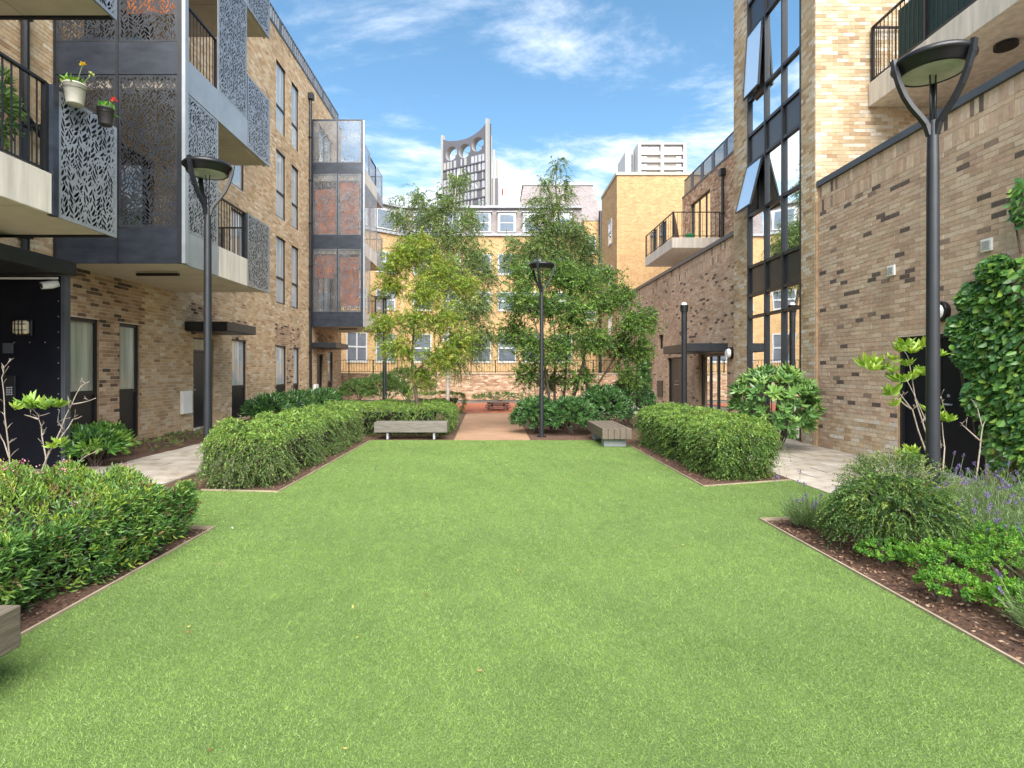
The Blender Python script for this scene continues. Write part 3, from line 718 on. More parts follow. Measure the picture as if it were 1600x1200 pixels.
# fixtures on the left side
def wall_light_caged(x, y, z, face, label):
    e = empty('wall_light', (x, y, z), label=label, cat='wall light')
    fr = Frame((x, y, 0), (1, 0, 0) if face == 'front' else (0, 1, 0), (0, -1, 0) if face == 'front' else (-1, 0, 0))
    MB().pb(fr, -.13, .13, z - .13, z + .13, 0, .04).build('back_plate', M['black_metal'], e, bevel=.02)
    MB().pb(fr, -.11, .11, z - .105, z + .105, .041, .13).build('diffuser', M['cream_glass'], e, bevel=.035)
    mb = MB()
    for u in (-.055, 0, .055): mb.pb(fr, u - .005, u + .005, z - .11, z + .11, .125, .14)
    for v in (-.045, .045): mb.pb(fr, -.115, .115, z + v - .005, z + v + .005, .127, .142)
    mb.build('cage', M['black_metal'], e); return e
lp = P(40, 512, 8.74); wall_light_caged(lp.x, 8.74, lp.z, 'front', 'square caged bulkhead light on the dark entrance wing wall')
cp = P(75, 444, 8.6); e = empty('security_camera', (cp.x, 8.74, cp.z), label='white dome security camera high on the dark entrance wing wall', cat='camera')
MB().tube([(cp.x + .06, 8.73, cp.z + .03), (cp.x, 8.66, cp.z), (cp.x - .06, 8.55, cp.z - .03)], [.05, .06, .055], 12).build('housing', M['white_plastic'], e, smooth=True)
MB().tube([(cp.x - .06, 8.55, cp.z - .03), (cp.x - .07, 8.53, cp.z - .035)], [.04, .02], 12).build('lens', M['black_metal'], e)
ip = P(18, 607, 8.74); e = empty('intercom', (ip.x, 8.74, ip.z), label='dark door intercom with number keypad on the entrance wing wall', cat='intercom')
MB().box(ip.x - .09, ip.x + .09, 8.70, 8.738, ip.z - .2, ip.z + .2).build('panel', M['frame'], e, bevel=.006)
for i in range(3):
    for j in range(4): MB().box(ip.x - .045 + i * .035, ip.x - .022 + i * .035, 8.694, 8.70, ip.z - .1 + j * .035, ip.z - .078 + j * .035).build('key', M['bench_leg'], e)
cpn = P(14, 544, 8.74); MB().box(cpn.x - .08, cpn.x + .08, 8.715, 8.738, cpn.z - .08, cpn.z + .08).build('call_plate', M['coping'], bevel=.004, label='small square grey plate above the door intercom', cat='plate')
mp_ = P(288, 629, 14.0); MB().box(WX + .012, WX + .10, 13.92, 14.36, .45, 1.03).build('meter_box', M['white_plastic'], bevel=.015, label='white meter box on the brick wall beside the dark door', cat='meter box')
MB().box(WX + .012, WX + .13, 24.15, 24.55, .45, .95).build('meter_box', M['white_plastic'], bevel=.015, label='small white meter box beneath the far door canopy', cat='meter box')
for (Ya, xx, yy) in ((9.93, 220, 437), (24.0, 505, 514)):
    s = Ya / 9.93; z = 3.36
    MB().box(-6.9, -6.1, Ya + .9, Ya + .98, z, z + .05).build('soffit_light', M['black_metal'], label='black strip light under the near balcony tower' if Ya < 12 else 'black strip light under the far balcony tower', cat='light')

# ------------------------------------------------------------------ right: low brown brick annexe, stair tower, set-back storeys
RX = 6.58
FR = Frame((RX, 0, 0), (0, 1, 0), (-1, 0, 0))
ann = empty('annexe_building', (RX, 8, 0), label='single-storey brown brick annexe with metal coping beside the lavender bed', cat='building')
brick_wall(FR, 4.2, 11.448, 0, 5.25, [(7.55, .02, 9.2, 2.07)], 'brown', ann, singles=300, soldier=(4.725, 5.025), mortar='mortar_brown',
           inner=([(9.2, 0, 11.0, .68)], 'light'), hide=[(1440, 40, 1470, 560), (1480, 400, 1600, 760), (1330, 520, 1500, 760), (1385, 40, 1530, 190), (1570, 250, 1600, 360)])
MB().box(RX + .24, 10.0, 4.2, 11.44, 0, 5.2).build('building_core', M['mortar_brown'], ann)
MB().box(RX - .05, RX + .40, 4.2, 11.44, 5.252, 5.37).build('coping', M['coping'], ann, bevel=.006)
door(FR, 7.55, 9.2, .02, 2.07, ann, mat='navy_panel', leafs=2, rec=.08)
def vent(y, z, lab):
    e = empty('wall_vent', (RX, y, z), label=lab, cat='vent', group='white vents on the brown annexe wall')
    MB().pb(FR, y - .085, y + .085, z - .085, z + .085, .012, .04).build('cover', M['white_plastic'], e, bevel=.005)
    for i in range(5): MB().pb(FR, y - .06, y + .06, z - .055 + i * .024, z - .043 + i * .024, .04, .052).build('louvre', M['white_paint'], e)
vent(F * RX / (1395 - CX), EYE + (580 - 423) * RX / (1395 - CX), 'small white vent above the dark double door, farther from the ivy')
vent(F * RX / (1545 - CX), EYE + (580 - 383) * RX / (1545 - CX), 'small white vent just above the ivy')
yl = F * RX / (1475 - CX); zl = EYE + (580 - 487) * RX / (1475 - CX)
e = empty('wall_light', (RX, yl, zl), label='round black bulkhead light above the dark double door', cat='wall light')
MB().tube([FR.p(yl, zl, .012), FR.p(yl, zl, .09)], .15, 20).build('housing', M['black_metal'], e, bevel=.01)
MB().tube([FR.p(yl, zl, .092), FR.p(yl, zl, .12)], [.11, .08], 20).build('diffuser', M['white_plastic'], e)

# stair tower
TX = 6.52; TY0, TY1, TZ = 11.45, 15.36, 17.0
FT = Frame((TX, 0, 0), (0, 1, 0), (-1, 0, 0)); FTF = Frame((0, TY0, 0), (1, 0, 0), (0, -1, 0))
st = empty('stair_tower', (TX, 13.4, 0), label='tall pale brick stair tower with full-height glazing and open windows', cat='building')
GY = [11.98, 12.78, 13.60, 14.53]
brick_wall(FT, TY0 + .012, TY1, 0, TZ, [(GY[0], .03, GY[3], TZ - .8)], 'light', st, singles=150, hide=[(1130, 540, 1290, 700)], name='wall')
brick_wall(FTF, TX, 13.0, 4.95, TZ, [], 'light', st, singles=150, hide=[(1380, 50, 1600, 190), (1440, 0, 1600, 300)], name='wall')
MB().box(TX + .3, 13.0, TY0 + .02, TY1, 0, TZ - .02).build('building_core', M['mortar'], st)
MB().box(TX + .004, RX + .05, TY0 - .002, TY0 + .2, 0, 5.2).build('quoin_strip', M['reveal'], st)
cw = empty('curtain_wall', (TX, 13.2, 0), st)
sp = [(3.45, 4.18), (6.80, 7.55), (10.15, 10.95), (13.5, 14.3)]
zs = [.03, 1.52, 2.9, 3.45, 4.18, 5.5, 6.80, 7.55, 8.45, 10.15, 10.95, 12.2, 13.5, 14.3, 16.2]
mb = MB(); d0, d1 = -.14, .012
for i, y in enumerate(GY): a = y + (.0 if i == 0 else -.03 if i < 3 else -.055); mb.pb(FT, a, a + .055, .03, 16.2, d0, d1)
for z in zs: mb.pb(FT, GY[0] + .055, GY[3] - .055, max(.03, z - .036), z + .036, d0, d1 - .012)
mb.build('frame', M['frame'], cw)
OPEN = {(2, 5): .30, (2, 8): .10}
for i in range(3):
    for j in range(len(zs) - 1):
        a, b, c, d = GY[i] + .055, GY[i + 1] - .03, zs[j] + .028, zs[j + 1] - .028
        solid = any(abs(zs[j] - q[0]) < .01 for q in sp) or (j == 0 and i == 2)
        if (i, j) in OPEN: 
            # dark opening plus a top-hung sash swung out
            MB().pb(FT, a, b, c, d, -.22, -.2).build('pane', M['glass_dark'], cw)
            ang = math.asin(OPEN[(i, j)] / (d - c)) ; sash = MB()
            def sp_(u, l, off): return FT.p(u, d - l * math.cos(ang) - off * math.sin(ang) * 0, .0 + l * math.sin(ang) + off)
            L = d - c
            for (ua, ub, la, lb) in ((a, a + .035, 0, L), (b - .035, b, 0, L), (a + .035, b - .035, 0, .035), (a + .035, b - .035, L - .035, L)):
                sash.hexa([sp_(ua, la, 0), sp_(ub, la, 0), sp_(ub, la, .04), sp_(ua, la, .04), sp_(ua, lb, 0), sp_(ub, lb, 0), sp_(ub, lb, .04), sp_(ua, lb, .04)])
            sash.build('open_sash', M['frame'], cw)
            MB().hexa([sp_(a + .03, .045, .012), sp_(b - .03, .045, .012), sp_(b - .03, .045, .028), sp_(a + .03, .045, .028), sp_(a + .03, L - .03, .012), sp_(b - .03, L - .03, .012), sp_(b - .03, L - .03, .028), sp_(a + .03, L - .03, .028)]).build('pane', M['glass_sash'], cw)
            continue
        MB().pb(FT, a, b, c, d, -.10, -.052 + (.006 if solid else 0)).build('spandrel_panel' if solid else 'pane', M['spandrel' if solid else 'glass_sky'], cw)

# set-back storeys above the annexe, with a deep concrete balcony
up = empty('apartment_building', (10, 8, 5.4), label='upper storeys set back above the brown annexe, with concrete balcony', cat='building')
FU = Frame((10.0, 0, 0), (0, 1, 0), (-1, 0, 0))
brick_wall(FU, 3.0, 11.44, 5.38, 14, [(8.6, 7.4, 10.8, 9.7), (5, 7.4, 7.5, 9.7)], 'light', up)
MB().box(10.25, 17, 3, 11.44, 5.38, 14).build('building_core', M['mortar'], up)
for (a, b) in ((8.6, 10.8), (5, 7.5)): window(FU, a, b, 7.4, 9.7, up, mull=((a + b) / 2,), name='balcony_door', pane='glass_dark')
bal = empty('balcony', (8.8, 8, 6.88), up)
MB().box(7.58, 9.99, 3.0, 11.43, 6.88, 7.35).build('slab', M['concrete'], bal, bevel=.01)
railing('railing', (7.64, 3.0), (7.64, 11.38), 7.35, 8.48, bal, gap=.11, bar=.013)
railing('railing', (7.64, 11.38), (9.9, 11.38), 7.35, 8.48, bal, gap=.11, bar=.013)
MB().box(7.70, 7.72, 7.6, 10.75, 7.42, 8.40).build('privacy_mesh', simple('mesh_cloth', (0.02, 0.06, 0.055), 0.8), bal)
MB().tube([(8.35, 9.2, 6.80), (8.35, 9.2, 6.87)], .16, 16).build('soffit_light', M['black_metal'], label='round black light under the deep concrete balcony', cat='light')

# far part of the annexe with entrance, and the storey above it
far = empty('annexe_building', (RX, 22, 0), label='brown brick annexe beyond the stair tower, with entrance canopy', cat='building')
brick_wall(FR, TY1 + .002, 29.8, 0, 5.25, [(15.95, .02, 18.2, 2.06), (19.8, .02, 21.45, 2.04), (21.95, 2.4, 22.6, 2.97)], 'brown', far, soldier=(4.725, 5.025), mortar='mortar_brown')
MB().box(RX + .24, 9.0, TY1, 29.8, 0, 5.2).build('building_core', M['mortar_brown'], far)
MB().box(RX - .05, RX + .40, TY1 + .002, 29.8, 5.252, 5.37).build('coping', M['coping'], far)
door(FR, 19.8, 21.45, .02, 2.04, far, leafs=2)
window(FR, 15.95, 18.2, .03, 2.06, far, rec=.13, fw=.09, mull=(16.9, 17.5), pane='glass_sky', name='entrance_door')
window(FR, 21.95, 22.6, 2.4, 2.97, far, pane='glass_dark')
MB().pb(FR, 22.0, 22.7, .5, 1.15, .012, .04).build('vent_panel', M['frame'], far)
canopy(far, 5.46, RX - .012, 15.86, 18.25, 2.08, 2.31)
yl, zl = 15.62, 2.02
e = empty('wall_light', (RX, yl, zl), label='round bulkhead light at the end of the far entrance canopy', cat='wall light')
MB().tube([FR.p(yl, zl, .012), FR.p(yl, zl, .08)], .17, 18).build('housing', M['black_metal'], e)
MB().tube([FR.p(yl, zl, .082), FR.p(yl, zl, .16)], [.13, .10], 18).build('diffuser', M['white_plastic'], e)
UX = 9.03; FU2 = Frame((UX, 0, 0), (0, 1, 0), (-1, 0, 0))
brick_wall(FU2, TY1, 27.1, 5.3, 9.8, [(23.6, 6.9, 26.0, 9.2)], 'redbuff', far, name='upper_wall')
MB().box(UX + .24, 15, TY1, 27.1, 5.3, 9.78).build('building_core', M['mortar_brown'], far)
MB().box(UX - .03, UX + .3, TY1, 27.1, 9.802, 9.88).build('coping', M['coping'], far)
window(FU2, 23.6, 26.0, 6.9, 9.2, far, mull=(24.3, 25.1), pane='glass_sky', name='balcony_door')
pipe(far, UX - .09, 22.1, 5.4, 9.2)
gr = empty('roof_railing', (UX, 22, 9.88), far)
mb = MB()
for y in np.arange(TY1 + .6, 27, 1.25): mb.box(UX + .05, UX + .11, y - .14, y + .14, 9.88, 10.62)
mb.box(UX + .05, UX + .11, TY1, 27.0, 10.62, 10.66).build('post', M['coping'], gr)
for y in np.arange(TY1 + .6, 26.5, 1.25): MB().box(UX + .075, UX + .09, y + .145, y + 1.105, 9.92, 10.615).build('pane', M['glass_far'], gr)
bal = empty('balcony', (8, 24.5, 6.45), far)
MB().box(7.1, UX - .012, 22.5, 26.6, 6.45, 6.86).build('slab', M['concrete'], bal, bevel=.01)
railing('railing', (7.14, 22.54), (7.14, 26.55), 6.86, 7.9, bal, gap=.3, bar=.012)
railing('railing', (7.14, 22.54), (UX - .03, 22.54), 6.86, 7.9, bal, gap=.16, bar=.012)
MB().box(7.18, 7.20, 23.6, 24.6, 6.9, 7.85).build('pane', M['glass_far'], bal); MB().box(7.18, 7.20, 25.0, 26.0, 6.9, 7.85).build('pane', M['glass_far'], bal)
MB().tube([(7.45, 23.0, 6.88), (7.36, 22.9, 7.3), (7.24, 22.8, 7.98)], [.1, .085, .02], 8).build('closed_parasol', simple('parasol', (.13, .085, .065), .8), label='closed brown parasol leaning on the far balcony railing', cat='parasol')
MB().lathe([(.0, 0), (.13, 0), (.17, .2), (.14, .21), (.0, .21)], (7.9, 22.8, 6.863), 12).build('green_pot', simple('green_pot', (.03, .28, .10), .5), label='green pot on the floor of the far balcony', cat='pot')

# ------------------------------------------------------------------ brick boundary wall with railing, at the end of the garden
FB = Frame((0, 29.7, 0), (1, 0, 0), (0, -1, 0))
bw = empty('boundary_wall', (0, 29.7, 0), label='low reddish brick boundary wall with black railing at the end of the garden', cat='wall')
brick_wall(FB, -9.0, 6.5, 0, 1.36, [], 'redbuff', bw, mortar='mortar_brown')
MB().box(-9, 6.5, 29.67, 30.0, 1.362, 1.42).box(-9, 6.5, 29.71, 29.98, 0, 1.36).build('coping', M['stone_sill'], bw)
railing('railing', (-9, 29.8), (6.5, 29.8), 1.42, 2.12, bw, gap=.14, bar=.014)

# ------------------------------------------------------------------ yellow brick buildings behind
YB = 42.0; s = YB / F
yb = empty('yellow_brick_building', (0, YB, 0), label='yellow brick block with white windows and slate mansard behind the trees', cat='building')
def zpx(py, Y): return EYE - (py - CY) * Y / F
def xpx(px, Y): return (px - CX) * Y / F
xa, xb = xpx(628, YB), xpx(910, YB); ze, zr = zpx(367, YB), zpx(324, YB)
MB().box(xa, xb, YB, YB + 9, 0, ze).build('wall', M['yellow_brick'], yb)
MB().hexa([(xa, YB + .05, ze), (xb, YB + .05, ze), (xb, YB + 9, ze), (xa, YB + 9, ze), (xa, YB + .35, zr), (xb, YB + .35, zr), (xb, YB + 9, zr), (xa, YB + 9, zr)]).build('mansard_roof', M['roof_slate'], yb)
MB().box(xa, xb, YB + .1, YB + 9, zr + .002, zr + .18).box(xa - .02, xb, YB - .15, YB + .1, ze - .1, ze + .08).build('gutter', M['lead'], yb)
# left wing, angled towards the court
A_ = Vector((xpx(628, 42), 42, 0)); B_ = Vector((-12.5, 37.1, 0)); dW = (A_ - B_).normalized(); nW = Vector((dW.y, -dW.x, 0)); LW = (A_ - B_).length
FW = Frame(B_, dW, nW)
MB().pb(FW, 0, LW - .01, 0, ze, -8, 0).build('wall', M['yellow_brick'], yb)
mw = MB(); mw.hexa([FW.p(0, ze, -.05), FW.p(LW, ze, -.05), FW.p(LW, ze, -8), FW.p(0, ze, -8), FW.p(0, zr, -.35), FW.p(LW, zr, -.35), FW.p(LW, zr, -8), FW.p(0, zr, -8)]).build('mansard_roof', M['roof_slate'], yb)
MB().pb(FW, 0, LW, zr + .002, zr + .18, -8, -.1).pb(FW, 0, LW - .1, ze - .1, ze + .08, -.1, .15).build('gutter', M['lead'], yb)
FY = Frame((0, YB, 0), (1, 0, 0), (0, -1, 0))
cols = [660, 706, 753, 792, 831, 880]; rws = [(429, 397), (485, 456), (566, 522)]
for c in cols:
    x = xpx(c, YB); w = .68
    for (a, b) in rws: window(FY, x - w, x + w, zpx(a, YB), zpx(b, YB), yb, rec=-.03, fw=.09, pane='glass_far', trans=((zpx(a, YB) + zpx(b, YB)) / 2,), frame='white_paint', sill=True)
    z0, z1 = zpx(363, YB), zpx(334, YB)
    dm = empty('dormer', (x, YB, z0), yb)
    MB().box(x - .68, x + .68, YB - .02, YB + 1.2, z0, z1 + .10).build('cheek', M['white_paint'], dm)
    MB().box(x - .76, x + .76, YB - .12, YB + 1.3, z1 + .102, z1 + .17).build('roof', M['lead'], dm)
    MB().box(x - .50, x + .50, YB - .05, YB - .022, z0 + .12, z1 - .02).build('pane', M['glass_far'], dm)
    MB().box(x - .50, x + .50, YB - .075, YB - .052, (z0 + z1) / 2 - .03, (z0 + z1) / 2 + .03).build('bar', M['white_paint'], dm)
for u in (LW - 1.4, LW - 3.7, LW - 6.0):
    for (a, b) in rws:
        window(FW, u - .8, u + .8, zpx(a, YB), zpx(b, YB), yb, rec=-.03, fw=.09, pane='glass_far', mull=(u,), trans=((zpx(a, YB) + zpx(b, YB)) / 2,), frame='white_paint', sill=True)
    z0, z1 = zpx(363, YB), zpx(334, YB); dm = empty('dormer', FW.p(u, z0, 0), yb)
    MB().pb(FW, u - .85, u + .85, z0, z1 + .12, -1.2, .02).build('cheek', M['white_paint'], dm)
    MB().pb(FW, u - .65, u + .65, z0 + .12, z1 - .02, .022, .05).build('pane', M['glass_far'], dm)
# recessed right end with its own lower mansard, and the higher roof behind
xc = xpx(942, 43.5); z2 = zpx(345, 43.5)
MB().box(xb + .02, xc, 43.5, 51, 0, z2).build('wall', M['yellow_brick'], yb)
z3 = zpx(290, 50)
MB().hexa([(xpx(803, 50), 47, zr - .3), (xpx(938, 50), 47, zr - .3), (xpx(938, 50), 56, zr - .3), (xpx(803, 50), 56, zr - .3), (xpx(818, 50), 50, z3), (xpx(925, 50), 50, z3), (xpx(925, 50), 55, z3), (xpx(818, 50), 55, z3)]).build('high_roof', M['roof_slate'], yb)
MB().box(xpx(816, 50), xpx(927, 50), 49.9, 55.1, z3 + .002, z3 + .22).build('roof_cap', M['lead'], yb)
MB().hexa([(xb + .02, 43.45, z2), (xc, 43.45, z2), (xc, 47, z2), (xb + .02, 47, z2), (xb + .02, 45.5, zr + 1.2), (xc, 45.5, zr + 1.2), (xc, 47, zr + 1.2), (xb + .02, 47, zr + 1.2)]).build('mansard_roof', M['roof_slate'], yb)
FY2 = Frame((0, 43.5, 0), (1, 0, 0), (0, -1, 0))
for (a, b) in ((396, 369), (447, 424), (500, 475)): window(FY2, xpx(913, 43.5), xpx(931, 43.5), zpx(a, 43.5), zpx(b, 43.5), yb, rec=-.03, fw=.09, pane='glass_far', trans=((zpx(a, 43.5) + zpx(b, 43.5)) / 2,), frame='white_paint', sill=True)
for px in (938, 943): MB().tube([(xpx(px, 43.2), 43.2, 0), (xpx(px, 43.2), 43.2, zpx(316 if px > 940 else 330, 43.2))], .13, 8).build('soil_pipe', M['black_metal'], yb)

yr = empty('corner_brick_building', (8, 30, 0), label='tall yellow brick block with blank front wall above the far brown annexe', cat='building')
xr0, xr1 = xpx(964, 30), 12.2; zt = zpx(274, 30)
MB().prism([(xr0, 30), (xr1 - 1.4, 30), (xr1, 31), (xr1, 34.2), (xr0 - .02, 34.2)], 0, zt).build('wall', M['yellow_brick'], yr)
MB().prism([(xr0 - .06, 29.94), (xr1 - 1.38, 29.94), (xr1 + .06, 30.96), (xr1 + .06, 34.2), (xr0 - .06, 34.2)], zt + .002, zt + .16).build('coping', M['stone_sill'], yr)
FYs = Frame((xr0, 0, 0), (0, 1, 0), (-1, 0, 0))
for z in (3.2, 6.0, 8.6): window(FYs, 31.2, 32.1, z, z + 1.4, yr, rec=-.03, fw=.08, pane='glass_far', frame='white_paint', trans=(z + .7,))

# distant landmark tower with three round openings in its crown
tw = empty('tower_block', (-15, 338, 0), label='distant dark high-rise with three round openings under a curved crown', cat='tower')
YL, YR_ = 347.5, 330.0; Lp = Vector((xpx(691, YL), YL, 0)); Rp = Vector((xpx(761, YR_), YR_, 0)); dT = (Rp - Lp).normalized(); nT = Vector((dT.y, -dT.x, 0)); WT = (Rp - Lp).length
FTW = Frame(Lp, dT, nT)
M['tower_dark'] = simple('tower_dark', (.085, .082, .095), .5, var=.1, scale=.05); M['tower_pale'] = simple('tower_pale', (.30, .29, .275), .6, var=.1, scale=.05)
M['tower_rib'] = simple('tower_rib', (.06, .06, .07), .5)
def crown_z(u):
    return float(np.interp(u / WT, [0, .15, .36, .55, .7, .85, .93, 1], [144.6, 142.4, 141.2, 141.0, 141.9, 143.9, 145.6, 148.0]))
outer = [(0, 100)] + [(WT, 100)] + [(u, crown_z(u)) for u in np.linspace(WT, 0, 19)]
cs_ = [(WT * .21, 134.4), (WT * .51, 134.0), (WT * .80, 135.9)]; hr = 4.35
pts = [Vector(p) for p in outer]; n0 = len(pts); edges = [(i, (i + 1) % n0) for i in range(n0)]; hl = []
for (cu, cv) in cs_:
    b = len(pts); k = 28; pts += [Vector((cu + hr * math.cos(2 * math.pi * i / k), cv + hr * math.sin(2 * math.pi * i / k))) for i in range(k)]; edges += [(b + i, b + (i + 1) % k) for i in range(k)]
v, e_, f, ov, oe, of = mgeo.delaunay_2d_cdt(pts, edges, [], 1, 1e-4)
def inside(c):
    if any((c.x - a) ** 2 + (c.y - b) ** 2 < (hr * .985) ** 2 for a, b in cs_): return False
    return c.y < crown_z(c.x)
DEP = 4.5
mb = MB(); fs = [t for t in f if inside(sum((v[i] for i in t), Vector((0, 0))) / len(t))]
for dd in (0, -DEP):
    b = len(mb.v); mb.v += [tuple(FTW.p(p.x, p.y, dd)) for p in v]; mb.f += [tuple(b + i for i in t) for t in fs]
for i in range(1, n0):
    a, c = outer[i], outer[(i + 1) % n0]; mb.poly([FTW.p(a[0], a[1]), FTW.p(c[0], c[1]), FTW.p(c[0], c[1], -DEP), FTW.p(a[0], a[1], -DEP)])
mb.build('crown', M['tower_dark'], tw)
MB().pb(FTW, 0, WT, 0, 99.99, -18, 0).build('shaft', M['tower_dark'], tw)
for (cu, cv) in cs_:
    o = empty('turbine_opening', FTW.p(cu, cv), tw); tb = MB(); k = 28
    ring = [(cu + hr * math.cos(2 * math.pi * i / k), cv + hr * math.sin(2 * math.pi * i / k)) for i in range(k)]
    for i in range(k):
        a, c = ring[i], ring[(i + 1) % k]; tb.poly([FTW.p(*a, .05), FTW.p(*c, .05), FTW.p(*c, -DEP), FTW.p(*a, -DEP)])
    tb.build('tube_lining', M['tower_pale'], o)
    MB().tube([FTW.p(cu, cv, -5), FTW.p(cu + hr * .8, cv - hr * .45, -5)], .45, 6).build('support_arm', M['tower_rib'], o)
    for q in range(3):
        an = .5 + q * 2.094; MB().tube([FTW.p(cu, cv, -4.5), FTW.p(cu + 3.9 * math.cos(an), cv + 3.9 * math.sin(an), -4.5)], [.22, .05], 5).build('blade', M['tower_pale'], o)
pan = MB(); ribs = MB(); rd = random.Random(3); tl = glass_mat('tower_glass', (.30, .30, .33), 1.8)
for z in np.arange(62, 126, 5.2):
    ribs.pb(FTW, .6, WT - .6, z, z + .7, .02, .5)
    for i in range(12):
        u = 1.0 + i * (WT - 2) / 12
        if rd.random() < .85: MB().pb(FTW, u + .15, u + rd.uniform(.9, 2.3), z + .9, z + 5.0, .02, .15).build('window_strip', tl if rd.random() < .7 else M['tower_pale'], tw)
ribs.build('floor_band', M['tower_rib'], tw)
for u, w, zt_ in ((-.5, 1.2, 147.0), (WT - .7, 1.4, 149.5)): MB().pb(FTW, u, u + w, 0, zt_, -2, .6).build('edge_fin', M['tower_pale'], tw)
for i, (pxa, pxb, py, Yf) in enumerate(((763, 768.5, 214, 336), (769.5, 773.5, 236, 341), (774.5, 779.5, 251, 346))):
    x0, x1 = xpx(pxa, Yf), xpx(pxb, Yf); MB().box(x0, x1, Yf - 2, Yf + 8, 0, zpx(py, Yf)).build('side_fin', M['tower_pale'], tw)
MB().box(xpx(763, 338), xpx(778, 344), 340, 352, 0, 118).build('side_wall', M['tower_rib'], tw)

# distant white tower block behind the yellow gable
YW = 220.0; wt_ = empty('tower_block', (65, YW, 0), label='distant white framed tower block above the yellow brick gable', cat='tower')
x0, x1, zt = xpx(997, YW), xpx(1073, YW), zpx(223, YW)
M['tower_white'] = simple('tower_white', (.47, .46, .45), .6, var=.06, scale=.1)
MB().box(x0 + .5, x1 - .5, YW + 1.5, YW + 22, 0, zt - .6).build('core', simple('tower_infill', (.36, .32, .29), .7, var=.1, scale=.2), wt_)
MB().box(x0, x1, YW, YW + 22, zt - .6, zt).build('roof', M['tower_white'], wt_)
for x in (x0, (x0 + x1) / 2 - .6, x1 - 1.2): MB().box(x, x + 1.2, YW, YW + 1.6, 0, zt - .61).build('column', M['tower_white'], wt_)
MB().box(x0, x0 + .45, YW + 1.61, YW + 22, 0, zt - .61).build('side_wall', M['tower_white'], wt_)
for k in range(8):
    z = zt - 4.4 - k * 3.0
    for (a, b) in ((x0 + 1.25, (x0 + x1) / 2 - .65), ((x0 + x1) / 2 + .65, x1 - 1.25)):
        MB().box(a, b, YW + .5, YW + 1.5, z, z + 1.1).build('balcony_front', M['tower_white'], wt_)
        if k == 0: MB().box(a + .3, b - .3, YW + 1.3, YW + 1.49, z + 1.2, z + 3.4).build('window', M['glass_far'], wt_)
        else: MB().box(a if a < 66 else b - 2.6, a + 2.6 if a < 66 else b, YW + 1.3, YW + 1.49, z + 1.15, z + 2.6).build('window', M['glass_dark'], wt_)
xl0, xl1, zl_ = xpx(977, 226), xpx(990, 226), zpx(237, 226)
MB().box(xl0, xl1, 226, 240, 0, zl_).build('lower_wing', M['tower_white'], wt_)
MB().box(xl0 + .9, xl1 - .4, 225.7, 225.99, zl_ - 12, zl_ - 1.2).build('window', M['glass_far'], wt_)
fx, fz = xpx(784, 260), zpx(302, 260)
fp = empty('flagpole', (fx, 260, 0), label='thin pole with small red flag beside the distant dark tower', cat='flagpole')
MB().tube([(fx, 260, 0), (fx, 260, fz + 3.5)], .14, 6).build('pole', M['tower_white'], fp)
MB().hexa([(fx - .1, 259.9, fz - .5), (fx + .7, 259.6, fz - 1.6), (fx + .7, 259.75, fz - 1.6), (fx - .1, 260.05, fz - .5), (fx - .1, 259.9, fz + 3.2), (fx + .7, 259.6, fz + 1.4), (fx + .7, 259.75, fz + 1.4), (fx - .1, 260.05, fz + 3.2)]).build('flag', simple('flag_red', (.42, .03, .03), .8), fp)
# ------------------------------------------------------------------ lamp posts
M['lens'] = simple('lens', (.42, .46, .36), .25, var=.15, scale=5)
def lamp(name, x, y, sc, label, rot=0.3):
    e = empty(name, (x, y, 0), label=label, cat='lamp post', group='garden lamp posts')
    zt, rr = 4.62, .34
    MB().tube([(0, 0, -.02), (0, 0, .9), (0, 0, .92), (0, 0, 3.55), (0, 0, 3.98)], [.068, .067, .064, .060, .05], 20).tube([(0, 0, 0), (0, 0, .02)], .13, 16)
    def B(mb, nm, mat, sm=True):
        me = bpy.data.meshes.new(nm); me.from_pydata([(a * sc, b * sc, c * sc) for a, b, c in mb.v], [], mb.f); me.update()
        if sm: me.polygons.foreach_set('use_smooth', [True] * len(me.polygons))
        o = link_mesh(nm, me, M[mat], e, (x, y, 0)); return o
    p = MB().tube([(0, 0, -.02), (0, 0, 1.2), (0, 0, 3.55), (0, 0, 3.98)], [.060, .058, .052, .045], 20); p.tube([(0, 0, 0), (0, 0, .025)], .12, 16)
    o = B(p, 'pole', 'dark_metal'); o.modifiers.new('e', 'EDGE_SPLIT')
    hd = MB().lathe([(.0, zt), (.20, zt), (rr - .03, zt - .02), (rr, zt - .05), (rr + .004, zt - .075), (rr - .015, zt - .09), (rr - .03, zt - .10), (.285, zt - .165), (.268, zt - .178), (.255, zt - .168)], n=40)
    B(hd, 'head', 'black_metal')
    B(MB().lathe([(.258, zt - .168), (.22, zt - .182), (.12, zt - .19), (.0, zt - .192)], n=40), 'lens', 'lens')
    for k in range(3):
        a = rot + k * 2.0944; c, s_ = math.cos(a), math.sin(a); mb = MB()
        pr = [(.03, 3.84), (.06, 3.95), (.115, 4.03), (.185, 4.12), (.25, 4.23), (.30, 4.36), (.335, 4.49), (.352, 4.60)]
        w = .030
        for (r1, z1), (r2, z2) in zip(pr, pr[1:]):
            t = Vector((r2 - r1, z2 - z1)).normalized(); nx, nz = -t.y * .018, t.x * .018
            q = []
            for (r, z) in ((r1, z1), (r2, z2)):
                for (s1, s2) in ((1, 1), (1, -1), (-1, -1), (-1, 1)):
                    rr_ = r + nx * s1; zz = z + nz * s1; q.append((rr_ * c - s2 * w * s_, rr_ * s_ + s2 * w * c, zz))
            mb.hexa(q)
        B(mb, 'arm', 'dark_metal', False)
    for k in (0, 1): B(MB().tube([(.012 - .024 * k, 0, 3.9), (.03 - .06 * k, 0, zt - .18)], .007, 6), 'rod', 'black_metal')
    return e
